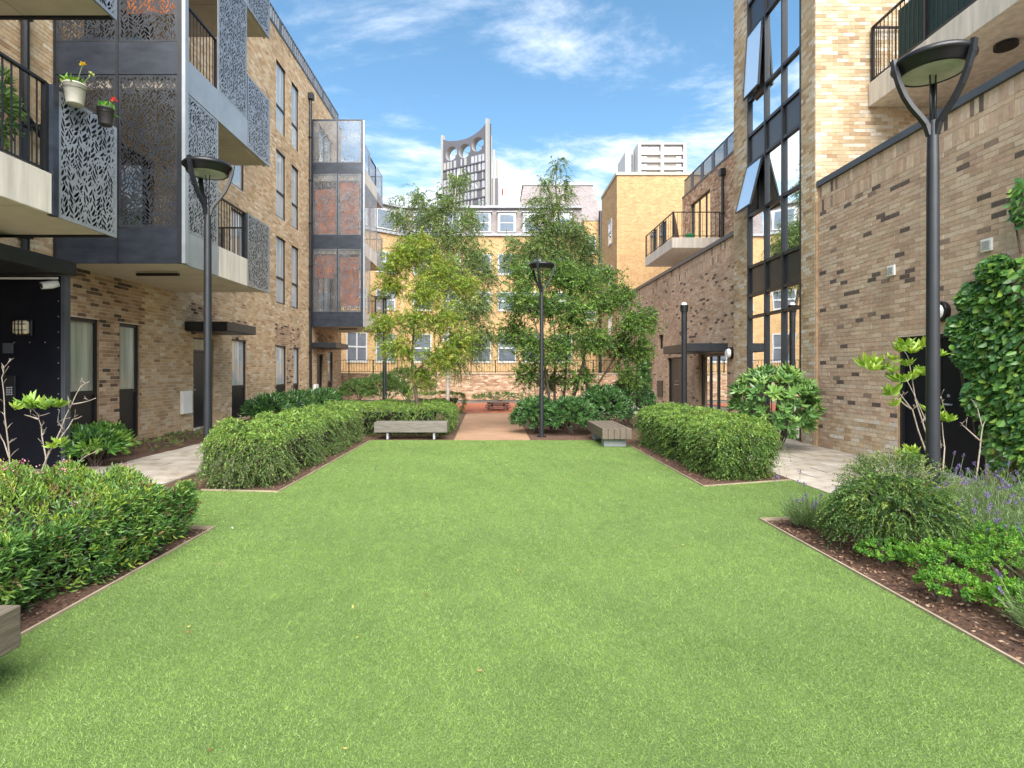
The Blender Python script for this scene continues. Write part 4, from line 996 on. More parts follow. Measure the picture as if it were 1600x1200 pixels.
lamp('lamp_post', -4.26, 8.36, 1.0, 'black lamp post between the two left-hand hedges', .25)
lamp('lamp_post', 4.24, 5.45, 0.99, 'black lamp post standing in the lavender bed by the double door', .9)
lamp('lamp_post', 1.09, 13.1, .875, 'black lamp post in front of the multi-stemmed tree', .15)
# far slim post, and column light by the annexe entrance
e = empty('lamp_post', (xpx(601, 19), 19, 0), label='slim dark lamp column with flat head behind the yellow-green tree', cat='lamp post', group='garden lamp posts')
X = xpx(601, 19); MB().tube([(X, 19, 0), (X, 19, 3.95)], .07, 10).build('pole', M['dark_metal'], e)
MB().box(X - .32, X + .12, 18.85, 19.15, 3.95, 4.05).build('head', M['black_metal'], e, bevel=.01)
X, Y = xpx(1069, 15.2), 15.2
e = empty('column_light', (X, Y, 0), label='dark column light with pale highlight cap by the far entrance canopy', cat='column light')
MB().tube([(X, Y, 0), (X, Y, 3.12)], .075, 14).build('pole', M['dark_metal'], e); MB().tube([(X, Y, 3.12), (X, Y, 3.3)], [.10, .11], 16).build('head', M['black_metal'], e)
MB().lathe([(.075, 3.3), (.07, 3.34), (.05, 3.37), (0, 3.385)], (X, Y, 0), 16).build('cap', M['white_plastic'], e, smooth=True)  # pale cap stands in for a whitish highlight on the post top

# ------------------------------------------------------------------ benches
def bench(x0, x1, y0, y1, along, z0, z1, label, planks, mat, leg='slab'):
    e = empty('bench', ((x0 + x1) / 2, (y0 + y1) / 2, 0), label=label, cat='bench', group='timber benches at the lawn edge')
    for i in range(planks):
        if along == 'y': w = (x1 - x0) / planks; MB().box(x0 + i * w + .003, x0 + (i + 1) * w - .003, y0 + random.uniform(0, .006), y1, z0 + random.uniform(0, .004), z1 + random.uniform(-.004, .003)).build('plank', M[mat], e, bevel=.007)
        else: w = (y1 - y0) / planks; MB().box(x0 + random.uniform(0, .006), x1, y0 + i * w + .003, y0 + (i + 1) * w - .003, z0 + random.uniform(0, .004), z1 + random.uniform(-.004, .003)).build('plank', M[mat], e, bevel=.007)
    for k in (.18, .82):
        if along == 'y': y = y0 + (y1 - y0) * k; MB().box(x0 + .07, x1 - .07, y - .14, y + .14, 0, z0 + .001).build('leg', M['bench_leg'], e, bevel=.006)
        else:
            x = x0 + (x1 - x0) * k; MB().box(x - .022, x + .022, y0 + .05, y1 - .05, 0, z0 + .001).build('leg', M['bench_leg'], e, bevel=.003)
    return e
bench(-2.68, -1.06, 12.48, 12.95, 'x', .16, .385, 'grey timber bench on thin legs facing the lawn, left of the path', 5, 'wood_grey_x')
bench(2.13, 2.72, 11.15, 13.0, 'y', .17, .38, 'grey timber bench end-on at the lawn corner beside the clipped hedge', 5, 'wood_grey')
bench(-2.92, -2.30, .85, 2.74, 'y', .18, .385, 'weathered timber bench cut off by the picture edge, nearest the camera', 4, 'wood_grey')
# low red table on the play surface
tx0, ty = .13, 22.0
e = empty('low_table', (tx0, ty, 0), label='low brown table on the red surface at the end of the path', cat='table')
M['table_red'] = simple('table_red', (.13, .06, .045), .6, var=.2)
MB().prism([(tx0 + .46 * math.cos(a) * 1.0, ty + .42 * math.sin(a)) for a in np.linspace(0, 2 * math.pi, 8, endpoint=False) + .39], .24, .31).build('top', M['table_red'], e, bevel=.01)
for dx, dy in ((-.24, -.2), (.24, -.2), (-.24, .2), (.24, .2)): MB().box(tx0 + dx - .04, tx0 + dx + .04, ty + dy - .04, ty + dy + .04, 0, .241).build('leg', M['table_red'], e)
for dy in (-.62, .62): MB().box(tx0 - .5, tx0 + .5, ty + dy - .1, ty + dy + .1, .13, .17).box(tx0 - .4, tx0 - .32, ty + dy - .05, ty + dy + .05, 0, .13).box(tx0 + .32, tx0 + .4, ty + dy - .05, ty + dy + .05, 0, .13).build('seat', M['table_red'], e)

# ------------------------------------------------------------------ foliage
def unit(a): return a / np.maximum(np.linalg.norm(a, axis=-1, keepdims=True), 1e-9)
def pick(pal, n, jit=.15):
    c = np.array([p[0] for p in pal]); w = np.array([p[1] for p in pal], float)
    return c[rng.choice(len(c), n, p=w / w.sum())] * rng.uniform(1 - jit, 1 + jit, (n, 1))
def leaves_from(B, D, W, L, w, cols, fold=.25, curl=.15):
    """six-point folded leaves: B base, D direction, W width direction"""
    n = len(B); N = unit(np.cross(D, W)); L = np.broadcast_to(L, (n,))[:, None]; w = np.broadcast_to(w, (n,))[:, None]
    a = B; m1 = B + D * L * .38; m2 = B + D * L * .74 - N * L * curl * .4; t = B + D * L - N * L * curl
    up = N * w * fold
    V = np.stack([a, m1 + W * w * .5 + up, m2 + W * w * .40 + up * .8, t, m2 - W * w * .40 + up * .8, m1 - W * w * .5 + up], 1).reshape(-1, 3)
    Fq = (np.arange(n)[:, None, None] * 6 + np.array([[0, 1, 2, 3], [0, 3, 4, 5]])).reshape(-1, 4)
    return V, Fq, np.repeat(cols, 6, 0)
def leaves_small(B, D, W, L, w, cols):
    n = len(B); L = np.broadcast_to(L, (n,))[:, None]; w = np.broadcast_to(w, (n,))[:, None]
    V = np.stack([B, B + D * L * .45 + W * w * .5, B + D * L, B + D * L * .45 - W * w * .5], 1).reshape(-1, 3)
    Fq = (np.arange(n)[:, None] * 4 + np.arange(4)); return V, Fq, np.repeat(cols, 4, 0)
def sprays(B, D, L, droop, m, leafL, leafW, ang, cols, big=False, mode='two', t0=.12, taper=.35, jit=.25):
    """shoots: B bases (n,3), D directions; m leaves up each curved shoot"""
    n = len(B); L = np.broadcast_to(L, (n,)); D = unit(D)
    t = np.linspace(t0, 1, m)[None, :, None] * np.ones((n, 1, 1)); t = np.clip(t + rng.uniform(-.4 / m, .4 / m, t.shape), 0, 1)
    g = np.array([0, 0, -1.0])
    Pp = B[:, None] + D[:, None] * (L[:, None, None] * t) + g * (droop * L[:, None, None] * t ** 2)
    T = unit(D[:, None] + g * (2 * droop * t))
    roll = unit(rng.normal(size=(n, 1, 3)))
    S = unit(np.cross(T, roll)); N0 = unit(np.cross(S, T))
    if mode == 'two': a = np.where(np.arange(m)[None, :] % 2, 0, math.pi) + rng.uniform(-.4, .4, (n, m))
    else: a = np.arange(m)[None, :] * 2.39996 + rng.uniform(0, 6.28, (n, 1))
    out = S * np.cos(a)[..., None] + N0 * np.sin(a)[..., None]
    aa = ang + rng.uniform(-jit, jit, (n, m, 1))
    Dl = unit(T * np.cos(aa) + out * np.sin(aa)); Wl = unit(np.cross(Dl, T + .35 * rng.normal(size=T.shape)))
    k = (1 - taper * t[..., 0]) * rng.uniform(.65, 1.3, (n, 1)); dead = rng.random((n, m, 1)) < .012; ll = leafL * rng.uniform(.75, 1.2, (n, m)) * k; lw = leafW * rng.uniform(.8, 1.2, (n, m)) * k
    c = np.repeat(cols[:, None], m, 1) * rng.uniform(.85, 1.18, (n, m, 1))
    c = np.where(dead, np.array([.16, .10, .045]), c)
    f = leaves_from if big else leaves_small
    return f(Pp.reshape(-1, 3), Dl.reshape(-1, 3), Wl.reshape(-1, 3), ll.ravel(), lw.ravel(), c.reshape(-1, 3)), Pp
def stems_mesh(Pp, r):
    """three-sided thin stems along the shoots"""
    n, m, _ = Pp.shape; Q = Pp[:, ::max(1, m // 3)]; k = Q.shape[1]; off = np.array([[1, 0, 0], [-.5, .87, 0], [-.5, -.87, 0]]) * r
    V = (Q[:, :, None] + off[None, None]).reshape(-1, 3); idx = np.arange(n * k * 3).reshape(n, k, 3); Fq = []
    for a in range(3):
        b = (a + 1) % 3; Fq.append(np.stack([idx[:, :-1, a], idx[:, :-1, b], idx[:, 1:, b], idx[:, 1:, a]], -1).reshape(-1, 4))
    return V, np.concatenate(Fq)
def join(parts):
    V, Fq, C = [], [], []; b = 0
    for v, f, c in parts: V.append(v); Fq.append(f + b); C.append(c); b += len(v)
    return np.concatenate(V), np.concatenate(Fq), np.concatenate(C)
def leaf_obj(name, data, mat, parent, loc):
    V, Fq, C = data; me = np_mesh(name, V - np.array(loc), Fq, np.clip(C, 0, 1)); return link_mesh(name, me, M[mat], parent, loc, kind='stuff')
def wob(p, s=1.0, ph=0):
    return (np.sin(p[:, 0] * 5.1 * s + ph) + np.sin(p[:, 1] * 4.3 * s + 1.3 * ph) + np.sin((p[:, 0] + p[:, 1]) * 9.7 * s + ph * 2) * .6 + np.sin(p[:, 2] * 8 * s + ph) * .6)
def block_surface(n, quad, h, r=.18, rough=.05, ph=0, top_share=.45):
    """random points with outward normals over a rounded block whose plan is the quad a,b,c,d (near-left, near-right, far-right, far-left)"""
    q = np.array(quad, float); u = rng.uniform(0, 1, n); v = rng.uniform(0, 1, n); z = rng.uniform(.04, 1, n) * h
    face = rng.choice(5, n, p=[top_share, (1 - top_share) * .30, (1 - top_share) * .30, (1 - top_share) * .22, (1 - top_share) * .18])
    u = np.where(face == 1, 0, np.where(face == 2, 1, u)); v = np.where(face == 3, 0, np.where(face == 4, 1, v)); z = np.where(face == 0, h, z)
    xy = (q[0][None] * ((1 - u) * (1 - v))[:, None] + q[1][None] * (u * (1 - v))[:, None] + q[2][None] * (u * v)[:, None] + q[3][None] * ((1 - u) * v)[:, None])
    c = q.mean(0); eu = unit((q[1] - q[0] + q[2] - q[3])[None])[0]; ev = unit((q[3] - q[0] + q[2] - q[1])[None])[0]
    wu = np.linalg.norm(q[1] - q[0]); wv = np.linalg.norm(q[3] - q[0])
    p = np.column_stack([xy, z]); du = (u - .5) * 2; dv = (v - .5) * 2
    # rounding
    ru = np.clip((np.abs(du) - (1 - 2 * r / wu)) / (2 * r / wu), 0, 1) * np.sign(du); rv = np.clip((np.abs(dv) - (1 - 2 * r / wv)) / (2 * r / wv), 0, 1) * np.sign(dv)
    rz = np.clip((z - (h - r)) / r, 0, 1)
    N = np.column_stack([np.outer(ru, np.r_[eu])[:, 0] + np.outer(rv, ev)[:, 0], np.outer(ru, eu)[:, 1] + np.outer(rv, ev)[:, 1], rz + .05])
    ln = np.linalg.norm(np.column_stack([ru, rv, rz]), axis=1)
    sh = np.maximum(ln - 1, 0)[:, None] * r
    p = p - unit(N) * sh
    N = unit(N + .001); p = p + N * (wob(p, 1, ph) * rough * .5)[:, None]
    low = np.clip(1 - z / (h * .45), 0, 1)[:, None]; p[:, :2] = p[:, :2] + (c - p[:, :2]) * low * .13
    return p, N
def core_block(quad, h, inset, parent, loc, name='branches'):
    q = np.array(quad, float); c = q.mean(0); d = unit(c - q); qi = q + d * inset
    mb = MB(); 
    n = 8
    g = []
    for z, k in ((0.0, .66), (h * .3, .76), (h * .62, .92), (h - inset * 1.1, .84)):
        ring = []
        for i in range(4):
            for s_ in range(n):
                p = qi[i] + (qi[(i + 1) % 4] - qi[i]) * s_ / n; p = c + (p - c) * k * random.uniform(.95, 1.03); ring.append((p[0], p[1], z + random.uniform(-.03, .03) * (z > 0)))
        g.append(ring)
    m = 4 * n
    for r_ in g: mb.v += r_
    for k in range(3):
        for i in range(m): j = (i + 1) % m; mb.f.append((k * m + i, k * m + j, (k + 1) * m + j, (k + 1) * m + i))
    mb.f.append(tuple(3 * m + i for i in range(m)))
    return mb.build(name, M['twig_mass'], parent)
def hedge(name, quad, h, n, pal_top, pal_side, label, L=.2, m=12, leafL=.044, leafW=.019, droop=.5, rough=.06, ph=0, outw=.9, upw=.55, mat='leaf', mode='two', ang=.62, big=False, stray=.15, group=None, cat='hedge', top_share=.45, t0=.12, inset=.24, taper=.35):
    q = np.array(quad); loc = (float(q[:, 0].mean()), float(q[:, 1].mean()), 0.0)
    e = empty(name, loc, label=label, cat=cat, group=group)
    core_block(quad, h - .03, inset, e, loc)
    p, N = block_surface(n, quad, h, rough=rough, ph=ph, top_share=top_share)
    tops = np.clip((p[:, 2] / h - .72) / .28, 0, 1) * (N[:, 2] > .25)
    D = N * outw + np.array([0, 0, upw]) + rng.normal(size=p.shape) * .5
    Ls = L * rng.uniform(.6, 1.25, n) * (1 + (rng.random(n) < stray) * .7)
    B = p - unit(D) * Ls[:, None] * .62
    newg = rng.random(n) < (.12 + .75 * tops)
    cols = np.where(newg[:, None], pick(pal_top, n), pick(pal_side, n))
    data, Pp = sprays(B, D, Ls, droop, m, leafL, leafW, ang, cols, mode=mode, big=big, t0=t0, taper=taper)
    leaf_obj('leaves', data, mat, e, loc)
    sv, sf = stems_mesh(Pp, .0016); link_mesh('stems', np_mesh('stems', sv - np.array(loc), sf), M['bark'], e, loc)
    return e, p, N
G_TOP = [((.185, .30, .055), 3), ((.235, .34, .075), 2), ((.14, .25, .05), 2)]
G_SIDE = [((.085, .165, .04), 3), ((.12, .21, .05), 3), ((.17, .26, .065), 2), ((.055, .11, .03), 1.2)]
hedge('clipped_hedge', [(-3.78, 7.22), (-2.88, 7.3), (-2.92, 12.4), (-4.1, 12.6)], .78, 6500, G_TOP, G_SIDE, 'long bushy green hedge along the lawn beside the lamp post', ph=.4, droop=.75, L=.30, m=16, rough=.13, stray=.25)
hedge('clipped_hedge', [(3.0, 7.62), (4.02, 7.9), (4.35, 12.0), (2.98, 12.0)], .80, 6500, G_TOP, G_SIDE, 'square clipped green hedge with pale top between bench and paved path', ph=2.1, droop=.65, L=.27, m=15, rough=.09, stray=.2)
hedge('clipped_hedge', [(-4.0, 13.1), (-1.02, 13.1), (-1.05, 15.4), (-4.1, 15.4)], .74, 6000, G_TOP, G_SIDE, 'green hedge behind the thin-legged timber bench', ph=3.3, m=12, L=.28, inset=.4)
hedge('clipped_hedge', [(-3.2, 20.4), (-1.12, 20.4), (-1.1, 21.6), (-3.2, 21.6)], .78, 1100, G_TOP, G_SIDE, 'small dark hedge beyond the white birch trunk', ph=5, m=8, leafL=.04, leafW=.022)
# near hedge: larger pointed leaves, touches of bronze, pink flower heads
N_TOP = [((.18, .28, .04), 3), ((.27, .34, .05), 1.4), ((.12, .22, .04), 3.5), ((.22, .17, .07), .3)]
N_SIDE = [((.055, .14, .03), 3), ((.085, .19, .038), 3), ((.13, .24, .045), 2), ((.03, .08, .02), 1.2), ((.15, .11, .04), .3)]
NQ = [(-4.75, .9), (-2.93, 1.2), (-2.74, 5.36), (-4.5, 5.4)]
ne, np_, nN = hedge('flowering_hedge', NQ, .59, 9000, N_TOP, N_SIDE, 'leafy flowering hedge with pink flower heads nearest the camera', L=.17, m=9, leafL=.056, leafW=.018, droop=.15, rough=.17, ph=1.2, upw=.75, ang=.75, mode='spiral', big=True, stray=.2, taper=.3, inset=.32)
def flowers(name, pts, r, k, pal, parent, size, mat='petal', loc=(0, 0, 0)):
    n = len(pts); B = np.repeat(pts, k, 0) + rng.normal(size=(n * k, 3)) * r * np.array([1, 1, .45]); D = unit(rng.normal(size=B.shape) + np.array([0, 0, .8])); Wd = unit(np.cross(D, rng.normal(size=B.shape)))
    return leaf_obj(name, leaves_small(B, D, Wd, size, size * .8, pick(pal, n * k)), mat, parent, loc)
sel = np_[(np_[:, 2] > .5) & (np_[:, 1] > 2.6) & (np_[:, 0] < -3.3)][:46] + np.array([0, 0, .06])
flowers('flower_heads', sel, .028, 26, [((.48, .19, .22), 2), ((.58, .33, .33), 1), ((.38, .12, .16), 1)], ne, .014, loc=LOC[ne.name])

# generic loose shrub: shoots over an ellipsoid
def ellip(n, c, r, lo=-.2):
    d = unit(rng.normal(size=(n * 2, 3))); d = d[d[:, 2] > lo][:n]; k = rng.uniform(.55, 1.0, (len(d), 1)) ** .5
    return np.array(c) + d * np.array(r) * k, d
def shrub(name, c, r, n, pal, label, L=.2, m=9, leafL=.06, leafW=.025, droop=.2, ang=.8, mode='spiral', big=True, mat='leaf', cat='shrub', group=None, upw=.5, t0=.3, branches=9, bark='bark', taper=.2, lo=-.25, outw=.9, zb=0.0):
    loc = (c[0], c[1], zb); e = empty(name, loc, label=label, cat=cat, group=group)
    p, d = ellip(n, c, r, lo); nn = len(p); p[:, 2] = np.maximum(p[:, 2], .04)
    D = d * outw + np.array([0, 0, upw]) + rng.normal(size=p.shape) * .3; Ls = L * rng.uniform(.6, 1.2, nn)
    data, Pp = sprays(p - unit(D) * Ls[:, None] * .5, D, Ls, droop, m, leafL, leafW, ang, pick(pal, nn), mode=mode, big=big, t0=t0, taper=taper)
    data[0][:, 2] = np.maximum(data[0][:, 2], .005)
    leaf_obj('leaves', data, mat, e, loc)
    mb = MB()
    for i in range(branches):
        q = p[rng.integers(nn)]; b = Vector((c[0] + random.uniform(-.08, .08), c[1] + random.uniform(-.08, .08), zb)); t = Vector(q)
        mid = b.lerp(t, .5) + Vector((random.uniform(-.05, .05), random.uniform(-.05, .05), .08)); mb.tube([b, mid, t], [.014, .010, .004], 6)
    mb.build('stems', M[bark], e)
    return e
RH = [((.12, .25, .07), 3), ((.17, .31, .08), 3), ((.24, .38, .10), 1.5), ((.07, .15, .045), 1.5)]
rc = P(1215, 620, 10.6)
shrub('rhododendron', (5.35, 10.75, .92), (.74, .6, .66), 240, RH, 'large-leaved rhododendron in front of the stair tower glazing', L=.12, m=10, leafL=.17, leafW=.05, ang=1.15, t0=.7, mat='leaf_gloss', branches=22, droop=.0, upw=.7, taper=.1, lo=-.8)
DK = [((.045, .115, .032), 3), ((.065, .15, .04), 3), ((.09, .19, .05), 2), ((.03, .075, .025), 2)]
for i, (x, y, z, rx, ry, rz, n, lab) in enumerate((
    (1.05, 14.0, .38, .55, .5, .52, 260, 'dark green shrub beside the path end, at the foot of the lamp post'),
    (1.85, 13.7, .40, .62, .5, .50, 280, 'dark green shrub under the multi-stemmed tree'),
    (2.75, 14.3, .55, .62, .6, .62, 280, 'dark green shrub behind the end-on bench'),
    (3.55, 15.2, .62, .75, .6, .66, 280, 'tall dark green shrub between the multi-stemmed tree and the annexe'))):
    shrub('laurel_shrub', (x, y, z * .9), (rx * 1.08, ry * 1.08, rz), int(n * 2.2), DK, lab, L=.22, m=10, leafL=.085, leafW=.035, mat='leaf_gloss', group='dark shrubs under the tree')
for i, (px, Y, lab) in enumerate(((120, 9.4, 'bright leafy plant at the foot of the dark entrance wing wall'), (165, 10.0, 'leafy green plant below the tall ground-floor window'), (150, 9.0, 'low green plant at the path edge near the entrance'))):
    shrub('leafy_plant', (xpx(px, Y), Y, .26), (.36, .36, .30), 90, [((.07, .17, .03), 2), ((.14, .26, .04), 2), ((.04, .11, .025), 1)], lab, L=.18, m=9, leafL=.14, leafW=.045, mat='leaf_gloss', group='plants by the entrance', lo=-.1)
for i in range(7):
    Y = 16.6 + i * 1.0; labs = ['first', 'second', 'third', 'fourth', 'fifth', 'sixth', 'seventh']
    shrub('broadleaf_plant', (-6.75 + .1 * random.random(), Y, .34), (.52, .55, .42), 130, DK + [((.08, .18, .04), 2)], f'dark strappy plant in the wall-side row, {labs[i]} from the near doorway', L=.25, m=8, leafL=.20, leafW=.05, mat='leaf_gloss', group='row of plants along the brick wall', t0=.2, branches=4)
for i, (x, y, lab) in enumerate(((-6.6, 10.9, 'sparse ground plant below the narrow window'), (-6.7, 12.3, 'sparse reddish ground plant at the brick wall'), (-6.55, 13.3, 'sparse ground plant beside the doorway path'))):
    shrub('ground_plant', (x, y, .08), (.5, .55, .13), 110, [((.12, .17, .05), 2), ((.19, .13, .07), 1.5), ((.08, .14, .04), 1)], lab, L=.1, m=7, leafL=.05, leafW=.02, group='ground plants along the wall', branches=3, lo=0)
for i, (px, Y, z, r_, lab) in enumerate(((600, 22, .75, 1.0, 'rounded green bush beyond the long hedge'), (640, 24, .9, 1.1, 'large-leaved bush against the boundary wall'), (560, 25, .6, .8, 'low bush near the far balcony tower'))):
    shrub('garden_bush', (xpx(px, Y), Y, z), (r_, r_ * .8, z * .9), 380, [((.07, .14, .035), 2), ((.11, .20, .05), 2), ((.16, .23, .06), 1)], lab, L=.3, m=8, leafL=.12, leafW=.04, group='bushes near the boundary wall')
shrub('low_plant', (.25, 28.6, .2), (1.4, .4, .25), 200, G_SIDE, 'low green planting at the foot of the boundary wall', L=.2, m=8, leafL=.08, leafW=.03)

# ------------------------------------------------------------------ right-hand bed: mound, lavender, ground cover, sparse shrub
MD = [((.10, .175, .04), 3), ((.06, .12, .03), 3), ((.17, .24, .055), 1.5), ((.035, .075, .022), 1)]
shrub('box_honeysuckle', (3.40, 4.78, .30), (.50, .50, .38), 1500, MD, 'dark mounded shrub at the front corner of the lavender bed', L=.27, m=24, leafL=.030, leafW=.014, mode='two', big=False, droop=.7, ang=.65, t0=.05, branches=14, upw=.35, mat='leaf', taper=.3)
shrub('box_honeysuckle', (3.95, 5.55, .36), (.48, .45, .38), 800, MD + [((.24, .26, .10), 1.5)], 'paler loose shrub behind the dark mound', L=.24, m=18, leafL=.020, leafW=.012, mode='two', big=False, droop=.3, t0=.05, upw=.6, mat='leaf')
LAV = [((.14, .23, .09), 3), ((.19, .28, .12), 2), ((.10, .18, .055), 2)]
def lavender(x, y, r, h, lab, n=260, fl=15):
    loc = (x, y, 0.0); e = empty('lavender', loc, label=lab, cat='lavender', group='lavender clumps in the right-hand bed')
    a = rng.uniform(0, 6.28, n); q = rng.uniform(0, 1, n) ** .5 * r * .55; B = np.column_stack([x + q * np.cos(a), y + q * np.sin(a), np.full(n, .0)])
    D = np.column_stack([np.cos(a) * q / r * 1.1, np.sin(a) * q / r * 1.1, np.ones(n)]) + rng.normal(size=(n, 3)) * .16; Ls = h * rng.uniform(.6, 1.1, n)
    data, Pp = sprays(B, D, Ls, .12, 16, .050, .0055, .5, pick(LAV, n), t0=.15, taper=.2)
    leaf_obj('leaves', data, 'leaf_soft', e, loc); sv, sf = stems_mesh(Pp, .0016); link_mesh('stems', np_mesh('stems', sv - np.array(loc), sf), M['leaf_stem'], e, loc)
    idx = rng.choice(n, fl, replace=False); Pb = Pp[idx, -1]; Df = unit(D[idx]); Lf = rng.uniform(.07, .2, fl)
    tip = Pb + Df * Lf[:, None]; mb = MB()
    for p0, p1 in zip(Pb, tip): mb.tube([p0, p1], .0022, 3, cap=False)
    mb.build('flower_stalks', M['leaf_stem'], e, kind='stuff')
    pts = np.concatenate([tip + Df * (k * .010) for k in range(4)])
    flowers('flowers', pts, .006, 7, [((.17, .12, .27), 2), ((.22, .175, .33), 2), ((.12, .085, .18), 1)], e, .012, loc=loc)
    return e
M['leaf_stem'] = simple('leaf_stem', (.12, .16, .06), .7)
pos = ['at the back corner beside the sparse shrub', 'under the lamp post', 'behind the bright ground cover', 'below the ivy, farthest back', 'at the picture edge below the ivy', 'between mound and ground cover', 'at the picture edge, middle of the bed', 'nearest the picture edge, in front', 'behind the dark mound', 'beside the dry stem', 'greyish one low at the edging strip', 'small one between ground cover and edging', 'low one at the lower picture corner', 'tall one at the lower picture edge', 'thin one at the bed corner left of the dark mound']
spots = [(4.75, 6.1, .40, .48), (4.25, 5.15, .42, .52), (4.0, 4.5, .42, .50), (5.1, 5.7, .42, .55), (5.0, 4.9, .42, .55), (3.72, 4.45, .3, .36), (4.45, 4.35, .42, .52), (3.75, 3.55, .36, .36), (4.55, 5.65, .36, .46), (4.75, 5.3, .35, .5), (3.22, 3.12, .34, .28), (4.1, 3.85, .38, .42), (3.5, 2.95, .36, .34), (3.85, 3.15, .4, .42), (3.05, 5.45, .22, .34)]
for (x, y, r_, h), lb in zip(spots, pos): lavender(x, y, r_, h, f'purple-flowered lavender clump {lb}')
GC = [((.10, .24, .028), 3), ((.15, .30, .04), 2), ((.06, .165, .025), 2)]
for i, (x, y, r_, z, lab) in enumerate(((3.22, 4.02, .24, .15, 'bright green ground-cover clump against the edging strip'), (3.55, 3.75, .34, .19, 'largest bright green ground-cover clump in front of the lavender'), (3.22, 3.45, .18, .11, 'smallest bright green ground-cover clump, nearest the camera'), (3.08, 4.42, .2, .10, 'green ground-cover clump under the dark mound'), (3.75, 4.1, .3, .2, 'bright green ground-cover clump between lavender clumps'), (3.0, 3.72, .18, .10, 'small green ground-cover clump overhanging the edging strip'))):
    shrub('ground_cover', (x, y, z), (r_, r_, z), 190, GC, lab, L=.07, m=8, leafL=.026, leafW=.018, big=True, mat='leaf_soft', cat='ground cover', group='bright green ground cover in the bed', branches=3, ang=1.1, lo=-.1)
def rosettes(tips, dirs, k, leafL, leafW, pal):
    n = len(tips); return sprays(np.array(tips), np.array(dirs), .06, 0, k, leafL, leafW, 1.05, pick(pal, n), mode='spiral', big=True, t0=.3, taper=.15)[0]
def sparse_shrub(name, lab, stems, tufts, Y, bark, pal, leafL, base_r=.014):
    """stems: pixel polylines at depth Y (jittered in depth); tufts: pixel points with leaf rosettes"""
    b = P(*stems[0][0], Y); loc = (b.x, Y, 0.0); e = empty(name, loc, label=lab, cat='shrub')
    mb = MB(); dz = {}
    for k, st in enumerate(stems):
        dy = random.uniform(-.25, .25); n = len(st); pts = []
        for i, (px, py) in enumerate(st):
            p = P(px, py, Y + dy * i / max(1, n - 1)); pts.append(p)
        if pts[0].z < .2: pts[0].z = 0
        w = base_r * (.72 if len(st) > 2 else .4)
        fine = []
        for i in range(n - 1):
            for q in (0, .5): fine.append(pts[i].lerp(pts[i + 1], q) + (Vector((random.uniform(-1, 1), random.uniform(-1, 1), random.uniform(-1, 1))) * .008 if i + q > 0 else Vector((0, 0, 0))))
        fine.append(pts[-1]); k_ = len(fine); mb.tube(fine, [w * (1 - .7 * i / (k_ - 1)) for i in range(k_)], 7)
        for i in range(2, k_ - 1):
            if random.random() < .75:
                d = Vector((random.uniform(-1, 1), random.uniform(-.8, .8), random.uniform(.2, 1))).normalized() * random.uniform(.04, .13); a_ = fine[i]
                mb.tube([a_, a_ + d * .5 + Vector((0, 0, .008)), a_ + d], [w * .35, w * .28, w * .16], 5)
                if random.random() < .5: mb.tube([a_ + d * .55, a_ + d * .55 + Vector((random.uniform(-.04, .04), random.uniform(-.03, .03), random.uniform(.02, .05)))], [w * .25, w * .14], 5)
    mb.build('stems', M[bark], e, smooth=True)
    if tufts:
        T = [P(px, py, Y + random.uniform(-.15, .15)) for px, py in tufts]
        leaf_obj('leaves', rosettes([tuple(t) for t in T], [(random.uniform(-.4, .4), random.uniform(-.4, .4), 1) for _ in T], 13, leafL, leafL * .32, pal), 'leaf', e, loc)
    return e
YG = [((.20, .33, .045), 3), ((.27, .39, .06), 2), ((.14, .26, .04), 1)]
sparse_shrub('open_shrub', 'open shrub with bare pale stems and yellow-green leaf tufts before the double door', [
    [(1462, 765), (1445, 700), (1425, 640), (1395, 600), (1375, 585)], [(1462, 765), (1450, 690), (1432, 625), (1420, 560), (1412, 548)], [(1470, 765), (1462, 700), (1440, 640), (1415, 590)],
    [(1474, 762), (1476, 700), (1472, 660)], [(1470, 700), (1462, 640), (1455, 580), (1452, 555)], [(1425, 640), (1405, 625), (1390, 620)], [(1440, 660), (1470, 620), (1480, 650)]],
    [(1355, 576), (1372, 572), (1390, 566), (1400, 552), (1412, 545), (1425, 555), (1398, 585), (1418, 575), (1440, 548), (1455, 555), (1465, 560), (1440, 585), (1385, 580), (1470, 655), (1482, 662), (1460, 648), (1395, 620), (1400, 638), (1425, 710), (1432, 725), (1415, 718), (1450, 590), (1408, 600), (1430, 595), (1362, 582)], 6.1, 'bark_pale', YG, .135)
sparse_shrub('dry_stem', 'dry leafless stem standing beside the ivy', [[(1522, 765), (1530, 700), (1535, 668), (1528, 640), (1520, 626)], [(1535, 668), (1540, 655)], [(1533, 690), (1510, 668), (1500, 664)]], [], 6.2, 'bark_pale', YG, .1, .013)
sparse_shrub('open_shrub', 'bare branching shrub with one flat tuft of pale leaves before the entrance wing wall', [
    [(70, 760), (71, 715), (66, 680), (60, 655), (58, 645)], [(58, 762), (75, 712), (95, 670), (112, 630), (126, 604), (140, 596)], [(78, 705), (100, 678), (115, 655), (128, 650)], [(112, 632), (128, 628), (150, 622)], [(100, 672), (90, 660), (92, 645)], [(60, 655), (48, 650), (38, 648)], [(62, 650), (78, 645)], [(66, 680), (72, 672)],
    [(85, 752), (115, 728), (135, 712), (160, 700)], [(108, 640), (106, 618)], [(115, 655), (118, 640)]],
    [(25, 642), (38, 638), (52, 634), (66, 638), (80, 636), (48, 642), (72, 643), (90, 640), (95, 698), (84, 703)], 5.7, 'bark_pale', YG, .105, .012)
